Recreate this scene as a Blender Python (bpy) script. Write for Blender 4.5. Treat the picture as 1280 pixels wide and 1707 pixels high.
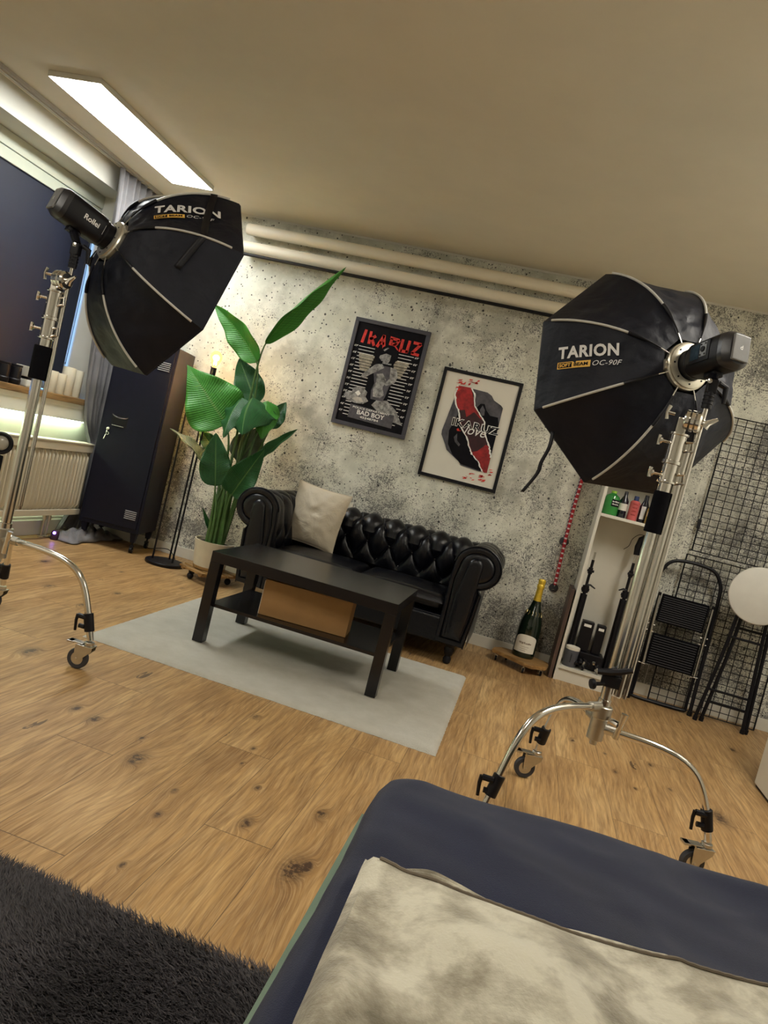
import bpy, bmesh, math, random
import numpy as np
from mathutils import Vector, Matrix, noise as mnoise

for o in list(bpy.data.objects):
    bpy.data.objects.remove(o)
S = bpy.context.scene
COL = S.collection
PI = math.pi
R = random.Random(7)

# ---------------------------------------------------------------- camera, world, exposure
def make_camera():
    yaw, pitch, roll = -0.2, -0.068, 0.248
    f = Vector((math.sin(yaw)*math.cos(pitch), math.cos(yaw)*math.cos(pitch), math.sin(pitch)))
    rt = f.cross(Vector((0, 0, 1))).normalized()
    up = rt.cross(f)
    c, s = math.cos(roll), math.sin(roll)
    r2 = c*rt + s*up
    u2 = -s*rt + c*up
    cd = bpy.data.cameras.new('camera')
    cd.sensor_fit = 'HORIZONTAL'
    cd.sensor_width = 36
    cd.lens = 1206.5/1280*36
    cd.clip_start = 0.02
    cam = bpy.data.objects.new('camera', cd)
    COL.objects.link(cam)
    m = Matrix((r2, u2, -f)).transposed().to_4x4()
    m.translation = (0, -4.864, 1.042)
    cam.matrix_world = m
    S.camera = cam
make_camera()

W = bpy.data.worlds.new('dusk')
S.world = W
W.use_nodes = True
W.node_tree.nodes['Background'].inputs[0].default_value = (0.10, 0.36, 0.9, 1)
W.node_tree.nodes['Background'].inputs[1].default_value = 5.0
S.view_settings.view_transform = 'Standard'
S.view_settings.look = 'None'
S.view_settings.gamma = 1
S.view_settings.use_curve_mapping = False
S.view_settings.exposure = 1.15

PANEL_COL = (0.96, 0.98, 0.95)
REAR_COL = (1.0, 0.94, 0.83)
PANEL_STRENGTH = 15.0          # the panel the photo shows
PANEL_STRENGTH_REAR = 8.5    # the room's other ceiling panels, behind the camera
PANEL_STRENGTH_RIGHT = 15.0   # its twin over the right half of the room, outside the frame
BULB_POWER = 5.0

# ---------------------------------------------------------------- materials
class NT:
    def __init__(s, name):
        s.m = bpy.data.materials.new(name)
        s.m.use_nodes = True
        s.t = s.m.node_tree
        s.b = s.t.nodes['Principled BSDF']
        s.tc = None
    def n(s, kind, **kw):
        nd = s.t.nodes.new(kind)
        for k, v in kw.items():
            setattr(nd, k, v)
        return nd
    def l(s, a, b):
        s.t.links.new(a, b)
    def val(s, inp, v):
        if hasattr(v, 'is_output') or isinstance(v, bpy.types.NodeSocket):
            s.l(v, inp)
        else:
            if isinstance(v, (tuple, list)) and len(v) == 3 and inp.type == 'RGBA':
                v = (*v, 1)
            inp.default_value = v
    def co(s, which='Object'):
        if not s.tc:
            s.tc = s.n('ShaderNodeTexCoord')
        return s.tc.outputs[which]
    def mapping(s, vec, scale=(1, 1, 1), loc=(0, 0, 0), rot=(0, 0, 0)):
        m = s.n('ShaderNodeMapping')
        m.inputs['Scale'].default_value = scale
        m.inputs['Location'].default_value = loc
        m.inputs['Rotation'].default_value = rot
        s.l(vec, m.inputs['Vector'])
        return m.outputs[0]
    def noise(s, vec, scale, detail=3, rough=.5, dist=0, out='Fac'):
        t = s.n('ShaderNodeTexNoise')
        s.val(t.inputs['Scale'], scale)
        t.inputs['Detail'].default_value = detail
        t.inputs['Roughness'].default_value = rough
        t.inputs['Distortion'].default_value = dist
        s.l(vec, t.inputs['Vector'])
        return t.outputs[out]
    def voro(s, vec, scale, feature='F1', out='Distance', rnd=1):
        t = s.n('ShaderNodeTexVoronoi', feature=feature)
        t.inputs['Scale'].default_value = scale
        t.inputs['Randomness'].default_value = rnd
        s.l(vec, t.inputs['Vector'])
        return t.outputs[out]
    def math(s, op, a, b=0.0, c=None, clamp=False):
        m = s.n('ShaderNodeMath', operation=op)
        m.use_clamp = clamp
        s.val(m.inputs[0], a)
        s.val(m.inputs[1], b)
        if c is not None:
            s.val(m.inputs[2], c)
        return m.outputs[0]
    def vmath(s, op, a, b):
        m = s.n('ShaderNodeVectorMath', operation=op)
        s.val(m.inputs[0], a)
        s.val(m.inputs[1], b)
        return m.outputs['Value'] if op in ('LENGTH', 'DISTANCE', 'DOT_PRODUCT') else m.outputs[0]
    def ramp(s, fac, stops, interp='LINEAR'):
        r = s.n('ShaderNodeValToRGB')
        cr = r.color_ramp
        cr.interpolation = interp
        while len(cr.elements) < len(stops):
            cr.elements.new(0.5)
        for e, (p, c) in zip(cr.elements, stops):
            e.position = p
            e.color = (*c, 1) if isinstance(c, (tuple, list)) else (c, c, c, 1)
        s.l(fac, r.inputs[0])
        return r.outputs[0]
    def mix(s, fac, a, b, mode='MIX'):
        m = s.n('ShaderNodeMix', data_type='RGBA', blend_type=mode)
        s.val(m.inputs[0], fac)
        s.val(m.inputs[6], a)
        s.val(m.inputs[7], b)
        return m.outputs[2]
    def sep(s, vec):
        m = s.n('ShaderNodeSeparateXYZ')
        s.l(vec, m.inputs[0])
        return m.outputs
    def comb(s, x, y, z):
        m = s.n('ShaderNodeCombineXYZ')
        s.val(m.inputs[0], x); s.val(m.inputs[1], y); s.val(m.inputs[2], z)
        return m.outputs[0]
    def bump(s, h, strength=.3, dist=.01):
        b = s.n('ShaderNodeBump')
        b.inputs['Strength'].default_value = strength
        b.inputs['Distance'].default_value = dist
        s.l(h, b.inputs['Height'])
        s.l(b.outputs[0], s.b.inputs['Normal'])
    def set(s, **kw):
        names = dict(color='Base Color', rough='Roughness', metal='Metallic', spec='Specular IOR Level', coat='Coat Weight',
                     coatr='Coat Roughness', sheen='Sheen Weight', sheenr='Sheen Roughness', trans='Transmission Weight',
                     ior='IOR', alpha='Alpha', emit='Emission Color', es='Emission Strength', aniso='Anisotropic')
        for k, v in kw.items():
            s.val(s.b.inputs[names[k]], v)
        return s.m

MATS = {}
def mat(name, color, rough=.5, var=.12, scale=14, bumps=0.0, bscale=120, bdist=.002, **kw):
    """plain procedural material: base colour with a little noise, optional bump"""
    if name in MATS:
        return MATS[name]
    n = NT(name)
    v = n.co()
    f = n.noise(v, scale, 4, .6)
    lo = tuple(c*(1-var) for c in color)
    hi = tuple(min(1, c*(1+var)) for c in color)
    n.set(color=n.ramp(f, [(.3, lo), (.7, hi)]), rough=rough, **kw)
    if bumps:
        n.bump(n.noise(v, bscale, 4, .6), bumps, bdist)
    MATS[name] = n.m
    return n.m

def emis(name, color, strength):
    n = NT(name)
    n.set(color=(.8, .8, .8), emit=color, es=strength)
    return n.m

KNOTS = [(-.944, -2.912, .045), (-1.277, -2.742, .03), (-1.188, -2.769, .03), (-1.004, -2.782, .015), (-.53, -3.034, .03),
         (-.348, -3.158, .055), (-.318, -3.12, .02), (-.764, -3.007, .015), (-.737, -3.144, .018), (-.692, -3.379, .013),
         (-.581, -2.831, .016), (-.369, -2.853, .03), (-.795, -2.331, .022), (-.697, -2.589, .016), (-.682, -2.717, .01),
         (1.0, -1.8, .06), (.603, -1.649, .02), (.431, -1.401, .025), (.785, -1.404, .022), (1.328, -.693, .03),
         (.832, -1.653, .016), (.578, -1.448, .014), (.672, -1.776, .014), (-2.619, -1.183, .04), (-2.29, -.902, .02),
         (-1.987, -1.715, .03), (-1.712, -2.428, .05), (-2.271, -1.59, .03), (-2.025, -1.353, .03), (1.1, -.42, .02)]

def floor_material():
    n = NT('oak_planks')
    v = n.co()
    x, y, z = n.sep(v)
    PW, PL = .1935, 1.28
    col = n.math('FLOOR', n.math('DIVIDE', n.math('ADD', x, 1.2), PW))
    fx = n.math('FRACT', n.math('DIVIDE', n.math('ADD', x, 1.2), PW))
    off = n.math('MULTIPLY', n.math('FRACT', n.math('MULTIPLY', col, .377)), PL)
    yy = n.math('DIVIDE', n.math('ADD', n.math('ADD', y, 2.943+PL), off), PL)
    row = n.math('FLOOR', yy)
    fy = n.math('FRACT', yy)
    cell = n.comb(n.math('MULTIPLY', col, 7.31), n.math('MULTIPLY', row, 3.17), 0)
    wn = n.n('ShaderNodeTexWhiteNoise', noise_dimensions='3D')
    n.l(cell, wn.inputs['Vector'])
    rnd = wn.outputs['Value']
    # knots: each a spot of its own in the wood
    total = None
    for kx, ky, kr in KNOTS:
        d = n.vmath('LENGTH', n.vmath('MULTIPLY', n.vmath('SUBTRACT', v, (kx, ky, 0)), (1.9/kr, .95/kr, 0)), (0, 0, 0))
        k = n.math('POWER', 2.718, n.math('MULTIPLY', n.math('MULTIPLY', d, d), -.7))
        total = k if total is None else n.math('ADD', total, k)
    # grain coordinates, stretched along y, bent round the knots
    shift = n.vmath('MULTIPLY', wn.outputs['Color'], (9, 9, 9))
    g0 = n.vmath('ADD', v, shift)
    wob = n.noise(n.mapping(g0, (2.2, .7, 1)), 2.2, 2, .5)
    gx = n.math('ADD', n.math('ADD', x, n.math('MULTIPLY', wob, .075)), n.math('MULTIPLY', total, .045))
    gv = n.vmath('ADD', n.comb(gx, n.math('MULTIPLY', y, .055), 0), shift)
    grain = n.noise(gv, 85, 5, .62)
    fine = n.noise(n.vmath('ADD', n.comb(gx, n.math('MULTIPLY', y, .03), 0), shift), 330, 3, .6)
    broad = n.noise(n.mapping(g0, (4.5, .8, 1)), 1.7, 3, .55)
    rings = n.math('SINE', n.math('MULTIPLY', n.math('ADD', gx, n.math('MULTIPLY', n.noise(n.mapping(g0, (1.2, .5, 1)), 1.6, 2), .45)), 330))
    c = n.ramp(broad, [(.28, (.30, .165, .060)), (.5, (.50, .300, .115)), (.72, (.66, .44, .20))])
    c = n.mix(n.math('MULTIPLY', rnd, .40), c, (.42, .25, .105))
    c = n.mix(n.ramp(grain, [(.38, 0.0), (.64, .70)]), c, (.19, .098, .038))
    c = n.mix(n.ramp(fine, [(.45, 0.0), (.75, .45)]), c, (.74, .53, .28))
    c = n.mix(n.math('MULTIPLY', n.math('GREATER_THAN', rings, .72), .14), c, (.14, .07, .03))
    # small cracks
    cr = n.voro(n.mapping(g0, (5.2, 1.5, 1)), 1.0)
    crn = n.noise(n.mapping(g0, (40, 8, 1)), 1, 3, .7)
    crack = n.math('MULTIPLY', n.math('LESS_THAN', cr, .09), n.math('GREATER_THAN', crn, .50))
    c = n.mix(n.math('MULTIPLY', crack, .75), c, (.045, .022, .012))
    kn = n.math('MULTIPLY', total, n.ramp(n.noise(v, 60, 4, .7), [(.35, .55), (.6, 1.3)]))
    c = n.mix(n.ramp(kn, [(.05, 0.0), (.35, .22), (.75, .55), (1.0, .95)]), c, (.05, .026, .016))
    seam = n.math('MAXIMUM', n.math('LESS_THAN', fx, .010), n.math('LESS_THAN', fy, .0022))
    c = n.mix(n.math('MULTIPLY', seam, .75), c, (.06, .03, .014))
    h = n.math('SUBTRACT', n.math('MULTIPLY', grain, .5), n.math('MULTIPLY', seam, 1.0))
    n.bump(h, .25, .0015)
    n.set(color=c, rough=n.ramp(grain, [(.3, .36), (.7, .52)]), spec=.45)
    return n.m

def concrete_material():
    n = NT('concrete_wallpaper')
    v = n.co()
    x, y, z = n.sep(v)
    big = n.noise(v, 1.3, 5, .62)
    mid = n.noise(v, 5.5, 6, .68)
    c = n.ramp(big, [(.30, (.30, .295, .26)), (.47, (.56, .56, .48)), (.62, (.76, .77, .66))])
    c = n.mix(n.ramp(mid, [(.44, .0), (.60, .65)]), c, (.88, .875, .78))
    # dark grainy drifts, denser low on the wall and to the right
    low = n.math('SUBTRACT', .55, n.math('MULTIPLY', z, .50))
    right = n.math('MULTIPLY', n.math('ADD', x, .5), .16)
    dens = n.math('ADD', n.math('MAXIMUM', low, right), n.math('MULTIPLY', n.math('SUBTRACT', n.noise(v, 3.4, 5, .72), .5), 3.0))
    g = n.noise(v, 118, 3, .85)
    g2 = n.noise(v, 46, 5, .8)
    gm = n.math('ADD', n.math('MULTIPLY', g, .6), n.math('MULTIPLY', g2, .4))
    spk = n.math('GREATER_THAN', n.math('ADD', gm, n.math('MULTIPLY', dens, .15)), .555)
    c = n.mix(n.math('MULTIPLY', spk, .80), c, (.09, .085, .09))
    spk2 = n.math('GREATER_THAN', gm, n.math('SUBTRACT', .655, n.math('MULTIPLY', dens, .12)))
    c = n.mix(n.math('MULTIPLY', spk2, .7), c, (.05, .05, .055))
    # bubble pits
    for sc, th, keep in ((15, .12, .70), (27, .16, .70), (9, .085, .78), (44, .2, .75)):
        d = n.voro(v, sc)
        k = n.voro(v, sc, out='Color')
        kk = n.math('MULTIPLY', n.math('LESS_THAN', d, th), n.math('GREATER_THAN', n.sep(k)[0], keep))
        c = n.mix(n.math('MULTIPLY', kk, .9), c, (.025, .025, .028))
    seam = n.math('LESS_THAN', n.math('ABSOLUTE', n.math('SUBTRACT', x, .935)), .002)
    c = n.mix(n.math('MULTIPLY', seam, .5), c, (.88, .86, .78))
    n.bump(gm, .1, .002)
    n.set(color=c, rough=.75, spec=.3)
    return n.m

def leaf_material(name, a, b):
    n = NT(name)
    uv = n.n('ShaderNodeUVMap').outputs[0]
    u, w, _ = n.sep(uv)
    rib = n.math('SINE', n.math('ADD', n.math('MULTIPLY', u, 210), n.math('MULTIPLY', n.math('ABSOLUTE', n.math('SUBTRACT', w, .5)), -50)))
    c = n.mix(n.math('MULTIPLY', n.math('ADD', rib, 1), .22), a, b)
    c = n.mix(n.ramp(n.noise(n.mapping(uv, (2, 14, 1)), 3, 3), [(.4, 0.0), (.7, .6)]), c, tuple(q*.5 for q in a))
    mid = n.math('LESS_THAN', n.math('ABSOLUTE', n.math('SUBTRACT', w, .5)), .022)
    c = n.mix(n.math('MULTIPLY', mid, .4), c, (.16, .30, .08))
    n.bump(rib, .3, .003)
    m = n.set(color=c, rough=.45, spec=.4)
    n.b.inputs['Subsurface Weight'].default_value = 0.0
    return m

def wood_material(name, dark, light, axis=0, rough=.45):
    n = NT(name)
    v = n.co()
    sc = [30, 30, 30]; sc[axis] = 2.5
    g = n.noise(n.mapping(v, tuple(sc)), 1, 5, .65, .6)
    n.set(color=n.ramp(g, [(.3, dark), (.65, light)]), rough=rough)
    n.bump(g, .15, .001)
    return n.m

def fabric_material(name, a, b, rough=.8, wr=0.0, wscale=9, weave=420, sheen=0.0, spec=.3):
    n = NT(name)
    v = n.co()
    f = n.noise(v, 7, 4, .6)
    c = n.ramp(f, [(.3, a), (.7, b)])
    h = n.noise(v, weave, 2, .5)
    if wr:
        w1 = n.noise(v, wscale, 3, .5, .35)
        h = n.math('ADD', n.math('MULTIPLY', h, .06), n.math('MULTIPLY', w1, wr))
        n.bump(h, .5, .03)
    else:
        n.bump(h, .3, .001)
    n.set(color=c, rough=rough, spec=spec, sheen=sheen)
    return n.m

M_floor = floor_material()
M_wall = concrete_material()
M_plaster = mat('ceiling_paint', (.78, .725, .60), .85, .03, 3, .15, 260, .001)
M_white = mat('white_paint', (.70, .69, .62), .5, .04, 6)
M_white2 = mat('white_laminate', (.72, .70, .62), .4, .03, 6)
M_trim = mat('white_trim', (.70, .68, .60), .45, .04, 6)
M_chrome = mat('polished_steel', (.72, .70, .66), .16, .04, 30, metal=1.0)
M_steel = mat('brushed_steel', (.55, .53, .48), .32, .06, 40, metal=1.0)
M_black = mat('black_plastic', (.004, .004, .007), .45, .2, 30, .1, 400, .0005, spec=.3)
M_blackm = mat('black_powder_coat', (.005, .005, .008), .45, .2, 30, spec=.28)
M_foam = mat('black_foam', (.004, .004, .006), .9, .2, 60, .3, 500, .001, spec=.1)
M_rubber = mat('grey_rubber', (.035, .037, .045), .6, .15, 30)
M_locker = mat('navy_black_locker', (.007, .008, .018), .5, .1, 20, .15, 300, .0005, spec=.22)
M_leather = NT('black_leather')
_v = M_leather.co()
M_leather.bump(M_leather.math('ADD', M_leather.math('MULTIPLY', M_leather.noise(_v, 22, 5, .65, 1.5), .8), M_leather.math('MULTIPLY', M_leather.voro(_v, 260), .12)), .45, .006)
M_leather = M_leather.set(color=(.0025, .003, .006), rough=.29, spec=.42, coat=.05, coatr=.3)
M_nylon = fabric_material('black_nylon', (.003, .0042, .010), (.0065, .008, .017), .5, .8, 9, 500, 0, .26)
M_espresso = mat('black_brown_table', (.007, .006, .008), .24, .15, 20, .05, 200, .0005)
M_rug = NT('ivory_wool')
_v = M_rug.co()
M_rug.bump(M_rug.noise(_v, 190, 4, .8), 1.0, .012)
M_rug = M_rug.set(color=M_rug.ramp(M_rug.noise(_v, 9, 5, .7), [(.3, (.80, .77, .67)), (.7, (.91, .88, .79))]), rough=.95, spec=.1)
M_fur = mat('dark_grey_fur', (.050, .045, .050), .6, .45, 7)
M_navy = fabric_material('navy_cotton', (.0048, .0085, .029), (.0078, .0125, .040), .85, .35, 4, 700, .15)
M_mint = fabric_material('mint_cotton', (.15, .22, .17), (.19, .27, .21), .8)
M_cream = mat('ivory_cotton', (.52, .48, .40), .85, .08, 12, .3, 500, .001)
M_pot = mat('ivory_ceramic', (.66, .60, .48), .5, .06, 15)
M_soil = mat('dark_soil', (.03, .02, .014), .95, .4, 80, .8, 90, .01)
M_pine = wood_material('oiled_wood', (.16, .08, .025), (.46, .27, .10), 0)
M_walnut = wood_material('brown_board', (.06, .035, .028), (.13, .08, .062), 2)
M_sillwood = wood_material('sill_wood', (.09, .055, .025), (.34, .21, .09), 1)
M_leafA = leaf_material('bright_leaf', (.045, .23, .025), (.085, .38, .05))
M_leafB = leaf_material('deep_leaf', (.014, .085, .022), (.025, .14, .035))
M_leafC = leaf_material('pale_leaf_underside', (.07, .10, .05), (.15, .19, .11))
M_stem = mat('green_stem', (.06, .13, .03), .4, .25, 18)
M_carton = mat('kraft_cardboard', (.36, .20, .075), .8, .08, 9, .1, 60, .001)
M_curtain = fabric_material('grey_satin', (.16, .155, .165), (.24, .23, .24), .42, .5, 9, 900, .2, .5)
M_blind = mat('navy_blind', (.006, .009, .026), .6, .1, 6)
M_rad = mat('radiator_enamel', (.62, .57, .44), .4, .03, 5)
M_rail = mat('satin_rail', (.36, .32, .26), .4, .05, 5)
M_print = emis('lit_panel', PANEL_COL, PANEL_STRENGTH)
M_print2 = emis('lit_panel_rear', REAR_COL, PANEL_STRENGTH_REAR)
M_print3 = emis('lit_panel_right', REAR_COL, PANEL_STRENGTH_RIGHT)
M_ink_w = mat('white_ink', (.90, .90, .87), .6, .03)
M_ink_grey = mat('grey_ink', (.28, .28, .28), .6, .75, 45)
M_ink_dgrey = mat('dark_grey_ink', (.075, .073, .088), .6, .4, 25)
M_ink_blk = mat('black_ink', (.006, .006, .009), .7, .3, 20, spec=.12)
M_ink_red = mat('red_ink', (.70, .035, .025), .6, .35, 60)
M_ink_dred = mat('dark_red_ink', (.30, .012, .014), .6, .5, 30)
M_ink_yel = mat('yellow_ink', (.80, .48, .09), .6, .05)
M_paperc = mat('cream_paper', (.78, .75, .66), .7, .03, 4)
M_backdrop = mat('paper_roll', (.80, .74, .60), .5, .03, 4)
M_silver = mat('silver_print', (.72, .72, .72), .4, .04)
M_ring = mat('cream_metal', (.60, .57, .48), .3, .06, 30, metal=.7)

# ---------------------------------------------------------------- mesh helpers
class MB:
    def __init__(s):
        s.v = []; s.f = []; s.uv = None; s.smooth = []
    def add(s, vs, fs, smooth=True):
        b = len(s.v)
        s.v.extend([tuple(p) for p in vs])
        s.f.extend([tuple(i+b for i in f) for f in fs])
        s.smooth.extend([smooth]*len(fs))
        return s
    def box(s, x0, x1, y0, y1, z0, z1, bev=0.0, M=None):
        bm = bmesh.new()
        bmesh.ops.create_cube(bm, size=1)
        for v in bm.verts:
            v.co = Vector(((x0+x1)/2+v.co.x*(x1-x0), (y0+y1)/2+v.co.y*(y1-y0), (z0+z1)/2+v.co.z*(z1-z0)))
        if bev:
            bmesh.ops.bevel(bm, geom=bm.edges[:], offset=bev, segments=2, affect='EDGES', profile=.6)
        s.bm(bm, M, smooth=False)
        return s
    def bm(s, bm, M=None, smooth=True):
        bm.verts.index_update()
        vs = [(M @ v.co if M else v.co.copy()) for v in bm.verts]
        fs = [[v.index for v in f.verts] for f in bm.faces]
        s.add(vs, fs, smooth)
        bm.free()
        return s
    def tube(s, pts, r, seg=12, closed=False, caps=True, flat=1.0):
        pts = [Vector(p) for p in pts]
        n = len(pts)
        rs = r if isinstance(r, (list, tuple)) else [r]*n
        tang = []
        for i in range(n):
            if closed:
                t = pts[(i+1) % n]-pts[i-1]
            else:
                t = pts[min(i+1, n-1)]-pts[max(i-1, 0)]
            tang.append(t.normalized())
        ref = Vector((0, 0, 1)) if abs(tang[0].z) < .9 else Vector((1, 0, 0))
        a = tang[0].cross(ref).normalized()
        vs = []
        for i in range(n):
            a = (a-tang[i]*a.dot(tang[i]))
            a = a.normalized() if a.length > 1e-6 else tang[i].orthogonal().normalized()
            b = tang[i].cross(a)
            for k in range(seg):
                t = 2*PI*k/seg
                vs.append(pts[i]+a*(math.cos(t)*rs[i])+b*(math.sin(t)*rs[i]*flat))
        fs = []
        m = n if closed else n-1
        for i in range(m):
            j = (i+1) % n
            for k in range(seg):
                k2 = (k+1) % seg
                fs.append((i*seg+k, i*seg+k2, j*seg+k2, j*seg+k))
        if caps and not closed:
            fs.append(tuple(reversed(range(seg))))
            fs.append(tuple((n-1)*seg+k for k in range(seg)))
        s.add(vs, fs)
        return s
    def lathe(s, prof, c=(0, 0, 0), axis=(0, 0, 1), seg=24):
        ax = Vector(axis).normalized()
        a = ax.orthogonal().normalized()
        b = ax.cross(a)
        c = Vector(c)
        vs = []; fs = []
        for r, h in prof:
            for k in range(seg):
                t = 2*PI*k/seg
                vs.append(c+ax*h+a*(math.cos(t)*r)+b*(math.sin(t)*r))
        for i in range(len(prof)-1):
            for k in range(seg):
                k2 = (k+1) % seg
                fs.append((i*seg+k, i*seg+k2, (i+1)*seg+k2, (i+1)*seg+k))
        if prof[0][0] > 1e-5:
            fs.append(tuple(reversed(range(seg))))
        if prof[-1][0] > 1e-5:
            fs.append(tuple((len(prof)-1)*seg+k for k in range(seg)))
        s.add(vs, fs)
        return s
    def cyl(s, p0, p1, r, seg=16, bev=.0):
        p0 = Vector(p0); p1 = Vector(p1)
        h = (p1-p0).length
        b = min(bev or r*.08, h*.3)
        s.lathe([(r-b, 0), (r, b), (r, h-b), (r-b, h)], p0, p1-p0, seg)
        return s
    def grid(s, fn, nu, nv, cu=False, cv=False, uv=False, smooth=True):
        b = len(s.v)
        mu = nu if cu else nu+1
        mv = nv if cv else nv+1
        vs = []; us = []
        for i in range(mu):
            for j in range(mv):
                vs.append(tuple(fn(i/nu, j/nv))); us.append((i/nu, j/nv))
        fs = []
        for i in range(nu):
            for j in range(nv):
                i2 = (i+1) % mu; j2 = (j+1) % mv
                fs.append((i*mv+j, i2*mv+j, i2*mv+j2, i*mv+j2))
        s.add(vs, fs, smooth)
        if uv:
            if s.uv is None:
                s.uv = {}
            for i, u in enumerate(us):
                s.uv[b+i] = u
        return s
    def prism(s, poly, mapf, d0, d1):
        """poly of 2D points, mapf(x, y, depth) -> 3D"""
        n = len(poly)
        vs = [mapf(x, y, d0) for x, y in poly]+[mapf(x, y, d1) for x, y in poly]
        fs = [tuple(range(n)), tuple(reversed(range(n, 2*n)))]
        for i in range(n):
            j = (i+1) % n
            fs.append((i, i+n, j+n, j))
        s.add(vs, fs, False)
        return s
    def build(s, name, m, parent=None, origin=None, sharp=35):
        me = bpy.data.meshes.new(name)
        off = Vector(origin) if origin is not None else Vector((0, 0, 0))
        me.from_pydata([tuple(Vector(p)-off) for p in s.v], [], s.f)
        me.polygons.foreach_set('use_smooth', s.smooth)
        if s.uv is not None:
            ul = me.uv_layers.new(name='UVMap')
            for lp in me.loops:
                if lp.vertex_index in s.uv:
                    ul.data[lp.index].uv = s.uv[lp.vertex_index]
        bmn = bmesh.new(); bmn.from_mesh(me)
        bmesh.ops.recalc_face_normals(bmn, faces=bmn.faces[:])
        for e in bmn.edges:
            if len(e.link_faces) == 2 and e.calc_face_angle(0) > math.radians(sharp):
                e.smooth = False
        bmn.to_mesh(me); bmn.free()
        me.materials.append(m)
        o = bpy.data.objects.new(name, me)
        COL.objects.link(o)
        if parent:
            o.parent = parent
        return o

def tag(o, label=None, cat=None, group=None, kind=None):
    if label: o['label'] = label
    if cat: o['category'] = cat
    if group: o['group'] = group
    if kind: o['kind'] = kind
    return o
def thing(name, label, cat, loc=(0, 0, 0), rotz=0, group=None):
    o = bpy.data.objects.new(name, None)
    COL.objects.link(o)
    o.location = loc
    o.rotation_euler = (0, 0, rotz)
    o.empty_display_size = .1
    return tag(o, label, cat, group)
def struct(name, mb, m, parent=None):
    o = mb.build(name, m, parent)
    o['kind'] = 'structure'
    return o
def copy_tree(o, loc=None, label=None):
    c = o.copy(); COL.objects.link(c)
    if loc: c.location = loc
    if label: c['label'] = label
    for ch in list(o.children):
        d = copy_tree(ch)
        d.parent = c
    return c

def text_shape(txt, size=1.0, bold=0.0, shear=0.0, space=1.0, align='LEFT'):
    cu = bpy.data.curves.new('txt', 'FONT')
    cu.body = txt; cu.size = size; cu.offset = bold; cu.shear = shear
    cu.space_character = space; cu.align_x = align; cu.resolution_u = 3
    o = bpy.data.objects.new('txt', cu)
    COL.objects.link(o)
    dg = bpy.context.evaluated_depsgraph_get()
    me = bpy.data.meshes.new_from_object(o.evaluated_get(dg))
    vs = [(v.co.x, v.co.y) for v in me.vertices]
    fs = [tuple(p.vertices) for p in me.polygons]
    bpy.data.objects.remove(o); bpy.data.curves.remove(cu); bpy.data.meshes.remove(me)
    return vs, fs
def put_text(mb, txt, fn, width=None, height=None, size=1.0, **kw):
    vs, fs = text_shape(txt, size, **kw)
    if not vs: return mb
    x0 = min(p[0] for p in vs); x1 = max(p[0] for p in vs)
    y0 = min(p[1] for p in vs); y1 = max(p[1] for p in vs)
    sx = (width/(x1-x0)) if width else 1
    sy = (height/(y1-y0)) if height else sx
    mb.add([fn((x-x0)*sx, (y-y0)*sy) for x, y in vs], fs, False)
    return mb

def bez(p0, p1, p2, p3, n=12):
    p0, p1, p2, p3 = map(Vector, (p0, p1, p2, p3))
    out = []
    for i in range(n+1):
        t = i/n
        out.append(p0*(1-t)**3+p1*3*t*(1-t)**2+p2*3*t*t*(1-t)+p3*t**3)
    return out
def smooth_path(pts, n=6):
    """Catmull-Rom through the points"""
    P = [Vector(p) for p in pts]
    P = [P[0]*2-P[1]]+P+[P[-1]*2-P[-2]]
    out = []
    for i in range(1, len(P)-2):
        for k in range(n):
            t = k/n
            a, b, c, d = P[i-1:i+3]
            out.append(.5*((2*b)+(c-a)*t+(2*a-5*b+4*c-d)*t*t+(3*b-a-3*c+d)*t**3))
    out.append(P[-2])
    return out
def nz(x, y, z=0.0):
    return mnoise.noise(Vector((x, y, z)))
# ---------------------------------------------------------------- the room
XL, XR, YB, YF, H = -3.2, 1.75, 0.0, -6.4, 2.5
struct('floor', MB().box(XL, XR, YF, YB, -.06, 0), M_floor)
struct('ceiling', MB().box(XL-.3, XR+.1, YF-.1, YB+.1, H, H+.08), M_plaster)
struct('wall_back', MB().box(XL-.3, XR+.1, 0, .1, -.06, H), M_wall)
struct('wall_right', MB().box(XR, XR+.1, YF, 0, -.06, H), M_white)
struct('wall_front', MB().box(XL-.3, XR+.1, YF-.1, YF, -.06, H), M_white)
NY0, NY1, NZ0, NZ1 = -3.4, -.29, .90, 2.35     # window niche in the left wall
wl = MB().box(XL-.3, XL, YF, 0, -.06, NZ0).box(XL-.3, XL, YF, 0, NZ1, H)
wl.box(XL-.3, XL, NY1, 0, NZ0, NZ1).box(XL-.3, XL, YF, NY0, NZ0, NZ1)
struct('wall_left', wl, M_white)
struct('baseboard_back', MB().box(XL, XR, -.016, 0, 0, .075, .003), M_trim)
struct('baseboard_right', MB().box(XR-.016, XR, YF, -.016, 0, .075, .003), M_trim)
bl = MB().box(XL, XL+.085, -6.3, -.02, 0, .10, .004).box(XL, XL+.06, -6.3, -.02, .10, .115, .002)
struct('baseboard_left', bl, M_trim)
# thin joint strip where the wallpaper meets the ceiling
struct('trim_1', MB().box(XL, XR, -.006, 0, H-.012, H), M_trim)

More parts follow.
